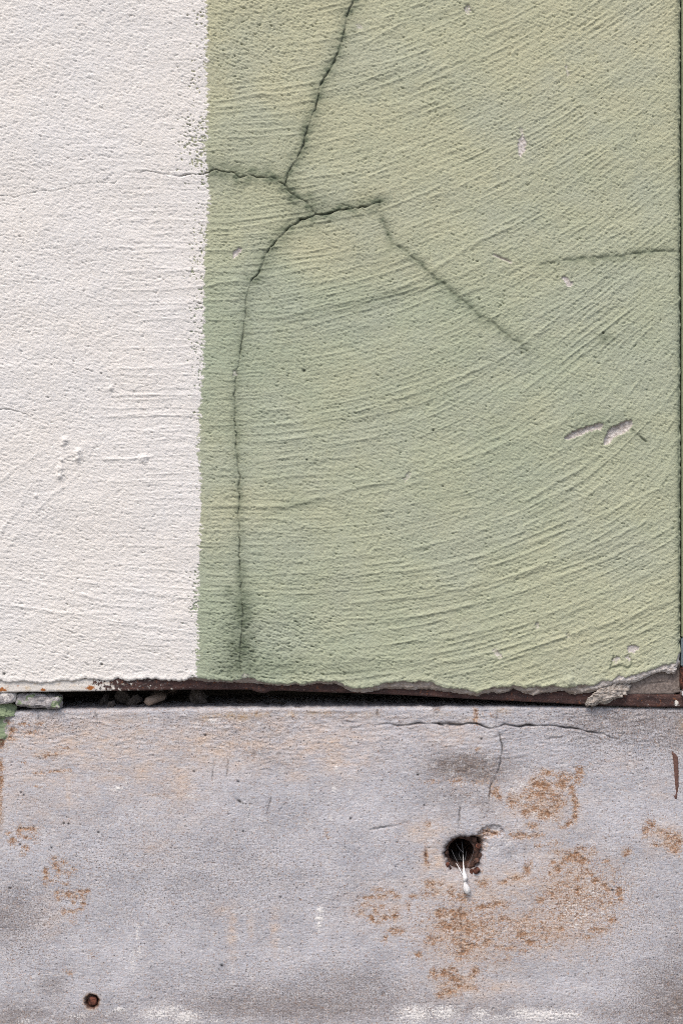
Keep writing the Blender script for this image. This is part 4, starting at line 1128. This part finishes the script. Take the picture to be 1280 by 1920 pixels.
bpy.data.objects["silt"].matrix_parent_inverse = pipe.matrix_basis.inverted()

# white cobweb hanging out of the pipe
web = empty("cobweb_tuft", (wx(870), -0.002, wz(1645)), "white wispy cobweb tuft hanging out of the rusty drain hole", "cobweb")


def P(u, v, y):
    return (wx(u), y, wz(v))


link("tuft", tube_mesh("tuft", [P(869.5, 1606, .024), P(870, 1615, .016), P(869, 1624, .009), P(869.5, 1632, .003), P(870, 1640, -.0005), P(870.5, 1644, -.0035), P(870.5, 1648, -.0045), P(870, 1652, -.004)],
     [.0002, .0004, .0008, .0015, .0031, .0037, .0026, .0013], 14, 3, .22), MAT_WEB, web)
link("cocoon", tube_mesh("cocoon", [P(870, 1650, -.0042), P(871, 1654, -.004), P(872, 1659, -.004), P(873.5, 1664, -.0042), P(875, 1669, -.0042), P(876, 1672.5, -.004), P(877.5, 1675, -.0032), P(882, 1678, -.0018)],
     [.0011, .0020, .0035, .0046, .0044, .0028, .0009, .0002], 16, 4, .10, .75), MAT_WEB, web)
for pts, r in [([P(847, 1597, .016), P(852, 1608, .012), P(858, 1619, .008), P(863, 1628, .003), P(867, 1640, -.001)], .00045), ([P(856, 1585, .03), P(860, 1594, .024), P(865, 1600, .02), P(869, 1603, .018)], .0006), ([P(869, 1584, .04), P(869.5, 1592, .03), P(870, 1606, .02)], .0008),
               ([P(886, 1612, .012), P(880, 1622, .008), P(875, 1630, .003), P(873, 1640, -.002)], .0003), ([P(883, 1580, .012), P(890, 1590, .010), P(888, 1602, .011), P(884, 1614, .010), P(876, 1626, .006)], .0002), ([P(856, 1622, .011), P(860, 1628, .004), P(865, 1637, -.001), P(868, 1643, -.003)], .0011),
               ([P(864, 1602, .022), P(862, 1610, .016), P(867, 1618, .01)], .0003), ([P(876, 1602, .02), P(874, 1611, .014), P(871, 1620, .009)], .0003)]:
    link("web_thread", tube_mesh("web_thread", pts, [0.7 * r * f for f in np.interp(np.linspace(0, 1, len(pts)), [0, .5, 1], [.7, 1, .8])], 6, 1, .15), MAT_THREAD if r < .00105 else MAT_WEB, web)

# ------------------------------------------------------------------ rusted bolt in the small hole
bolt = tag(link("rusted_bolt", lump_mesh("rusted_bolt", (17 * S, 10 * S, 19 * S), 21, 0.2, 0.75, 4), MAT_RUST), "dark rusted bolt stub in the small round hole low on the left", "bolt")
bolt.location = (wx(173), 0.0055, wz(1879))

# ------------------------------------------------------------------ loose mortar and rubble in the gap
def place(name, mesh, mat, loc, rot, label, cat, group=None):
    o = link(name, mesh, mat)
    o.location = loc
    o.rotation_euler = rot
    return tag(o, label, cat, group)


place("mortar_lump", lump_mesh("mortar_lump", (88 * S, 44 * S, 39 * S), 5, 0.26, 0.5, 5, 4), painted_lump("lump_grey_green", 0.70, 0.57, 2.0), (wx(74), 0.006, wz(1314.5)), (0, math.radians(2), 0),
      "speckled grey mortar lump with green paint patch wedged in the left end of the gap", "mortar lump")
place("mortar_lump", lump_mesh("mortar_lump", (82 * S, 38 * S, 26 * S), 8, 0.12, 0.42, 5, 2), painted_lump("lump_white", 0.40, 0.80, 5.0), (wx(-8), 0.003, wz(1308)), (0, math.radians(-3), 0),
      "off-white painted mortar lump at the far left end of the gap", "mortar lump")
place("mortar_lump", lump_mesh("mortar_lump", (70 * S, 40 * S, 30 * S), 12, 0.2, 0.5, 5, 2), painted_lump("lump_green", 0.75, 0.36, 1.0), (wx(-4), 0.003, wz(1332)), (0, 0, 0),
      "green painted mortar lump under the off-white lump at the left edge", "mortar lump")
place("mortar_chunk", lump_mesh("mortar_chunk", (96 * S, 20 * S, 34 * S), 37, 0.55, 0.7, 5, 9), MAT_TAN, (wx(1138), -0.007, wz(1300)), (math.radians(8), math.radians(-14), 0),
      "jagged tan mortar chunk hanging over the steel strip near the right end", "mortar chunk")
place("stick", tube_mesh("stick", [P(273, 1318, .010), P(275, 1317, .0085), P(286, 1314, .018), P(298, 1311, .032), P(312, 1306, .055), P(326, 1300, .085)], [.0042, .0058, .0062, .0066, .006, .005], 12, 6, .12), MAT_STICK, (0, 0, 0), (0, 0, 0),
      "short brown broken stick lying in the dark gap", "stick")
GRAVEL = [(222, 1308, .05, 30, "pale angular rubble piece deep in the gap left of the stick", 2), (246, 1315, .035, 22, "flat rubble piece just left of the stick in the gap", 3), (186, 1315, .045, 20, "small rubble piece in the gap beside the grey mortar lump", 4), (365, 1312, .05, 34, "rounded rubble piece in the gap to the right of the stick", 6), (290, 1306, .06, 26, "rubble piece in the gap behind the stick", 7), (205, 1319, .02, 14, "tiny grit crumb at the front of the gap on the left", 8)]
for (gu, gv, gy, gs, lab, sd) in GRAVEL:
    place("rubble_stone", lump_mesh("rubble_stone", (gs * S * 1.5, gs * S * 1.2, gs * S * .7), sd + 40, 0.42, 0.7, 4, 7), MAT_STONE, (wx(gu), gy, wz(gv + 6)), (0.2 * sd, 0.3 * sd, 0.9 * sd), lab, "rubble", "rubble in the gap")

# loose dirt heaped on the ledge inside the gap
du_ = np.arange(60, 900, 3.0)
dy_ = np.linspace(0.016, 0.132, 36)
DU, DY = np.meshgrid(du_, dy_)
heap = 9.0 * sst(0.02, 0.075, DY) * sst(-0.25, 0.6, fbm(DU / 60, DY * 30, 4, 3)) * (1 - sst(520, 860, DU)) + 2.4 * gn(DU / 8, DY * 120, 5) * sst(0.016, 0.04, DY) - 1.6
ledge = np.interp(DU, *PLINTH_EDGE)
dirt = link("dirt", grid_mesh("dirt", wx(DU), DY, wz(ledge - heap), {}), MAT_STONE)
dirt["kind"] = "stuff"
dirt["label"] = "dark dirt and crumbs heaped inside the gap"

# ------------------------------------------------------------------ steel post at the right-hand edge
post = empty("steel_post", (wx(1320), 0.0, wz(1305)), "painted steel post with rusty foot at the right edge of the green wall", "post")
PX0, PX1 = wx(1277.3) * (CAM_D - 0.012) / CAM_D, wx(1420)
link("post_shaft", box_mesh("post_shaft", PX0, PX1, -0.012, 0.05, wz(1194), wz(-900), 0.0015), MAT_POST, post)
link("scraped_band", box_mesh("scraped_band", PX0 - 0.0004, PX1, -0.0125, 0.05, wz(1248), wz(1194) - 0.0005, 0.0015), MAT_POST_BLUE, post)
link("rusty_foot", box_mesh("rusty_foot", PX0 - 0.0015, PX1, -0.0135, 0.05, wz(1290), wz(1248) - 0.0005, 0.002), MAT_RUST, post)
link("post_shoe", box_mesh("post_shoe", wx(1273.5), PX1, -0.0145, 0.05, wz(1304), wz(1290) - 0.0005, 0.002), MAT_POST_WHITE, post)
# the wall goes on beyond the post
beyond = tag(link("neighbouring_wall", box_mesh("neighbouring_wall", wx(1421), wx(2500), -0.010, 0.299, wz(1305), wz(-900), 0.002), MAT_POST), "green painted wall panel beyond the steel post", "wall")
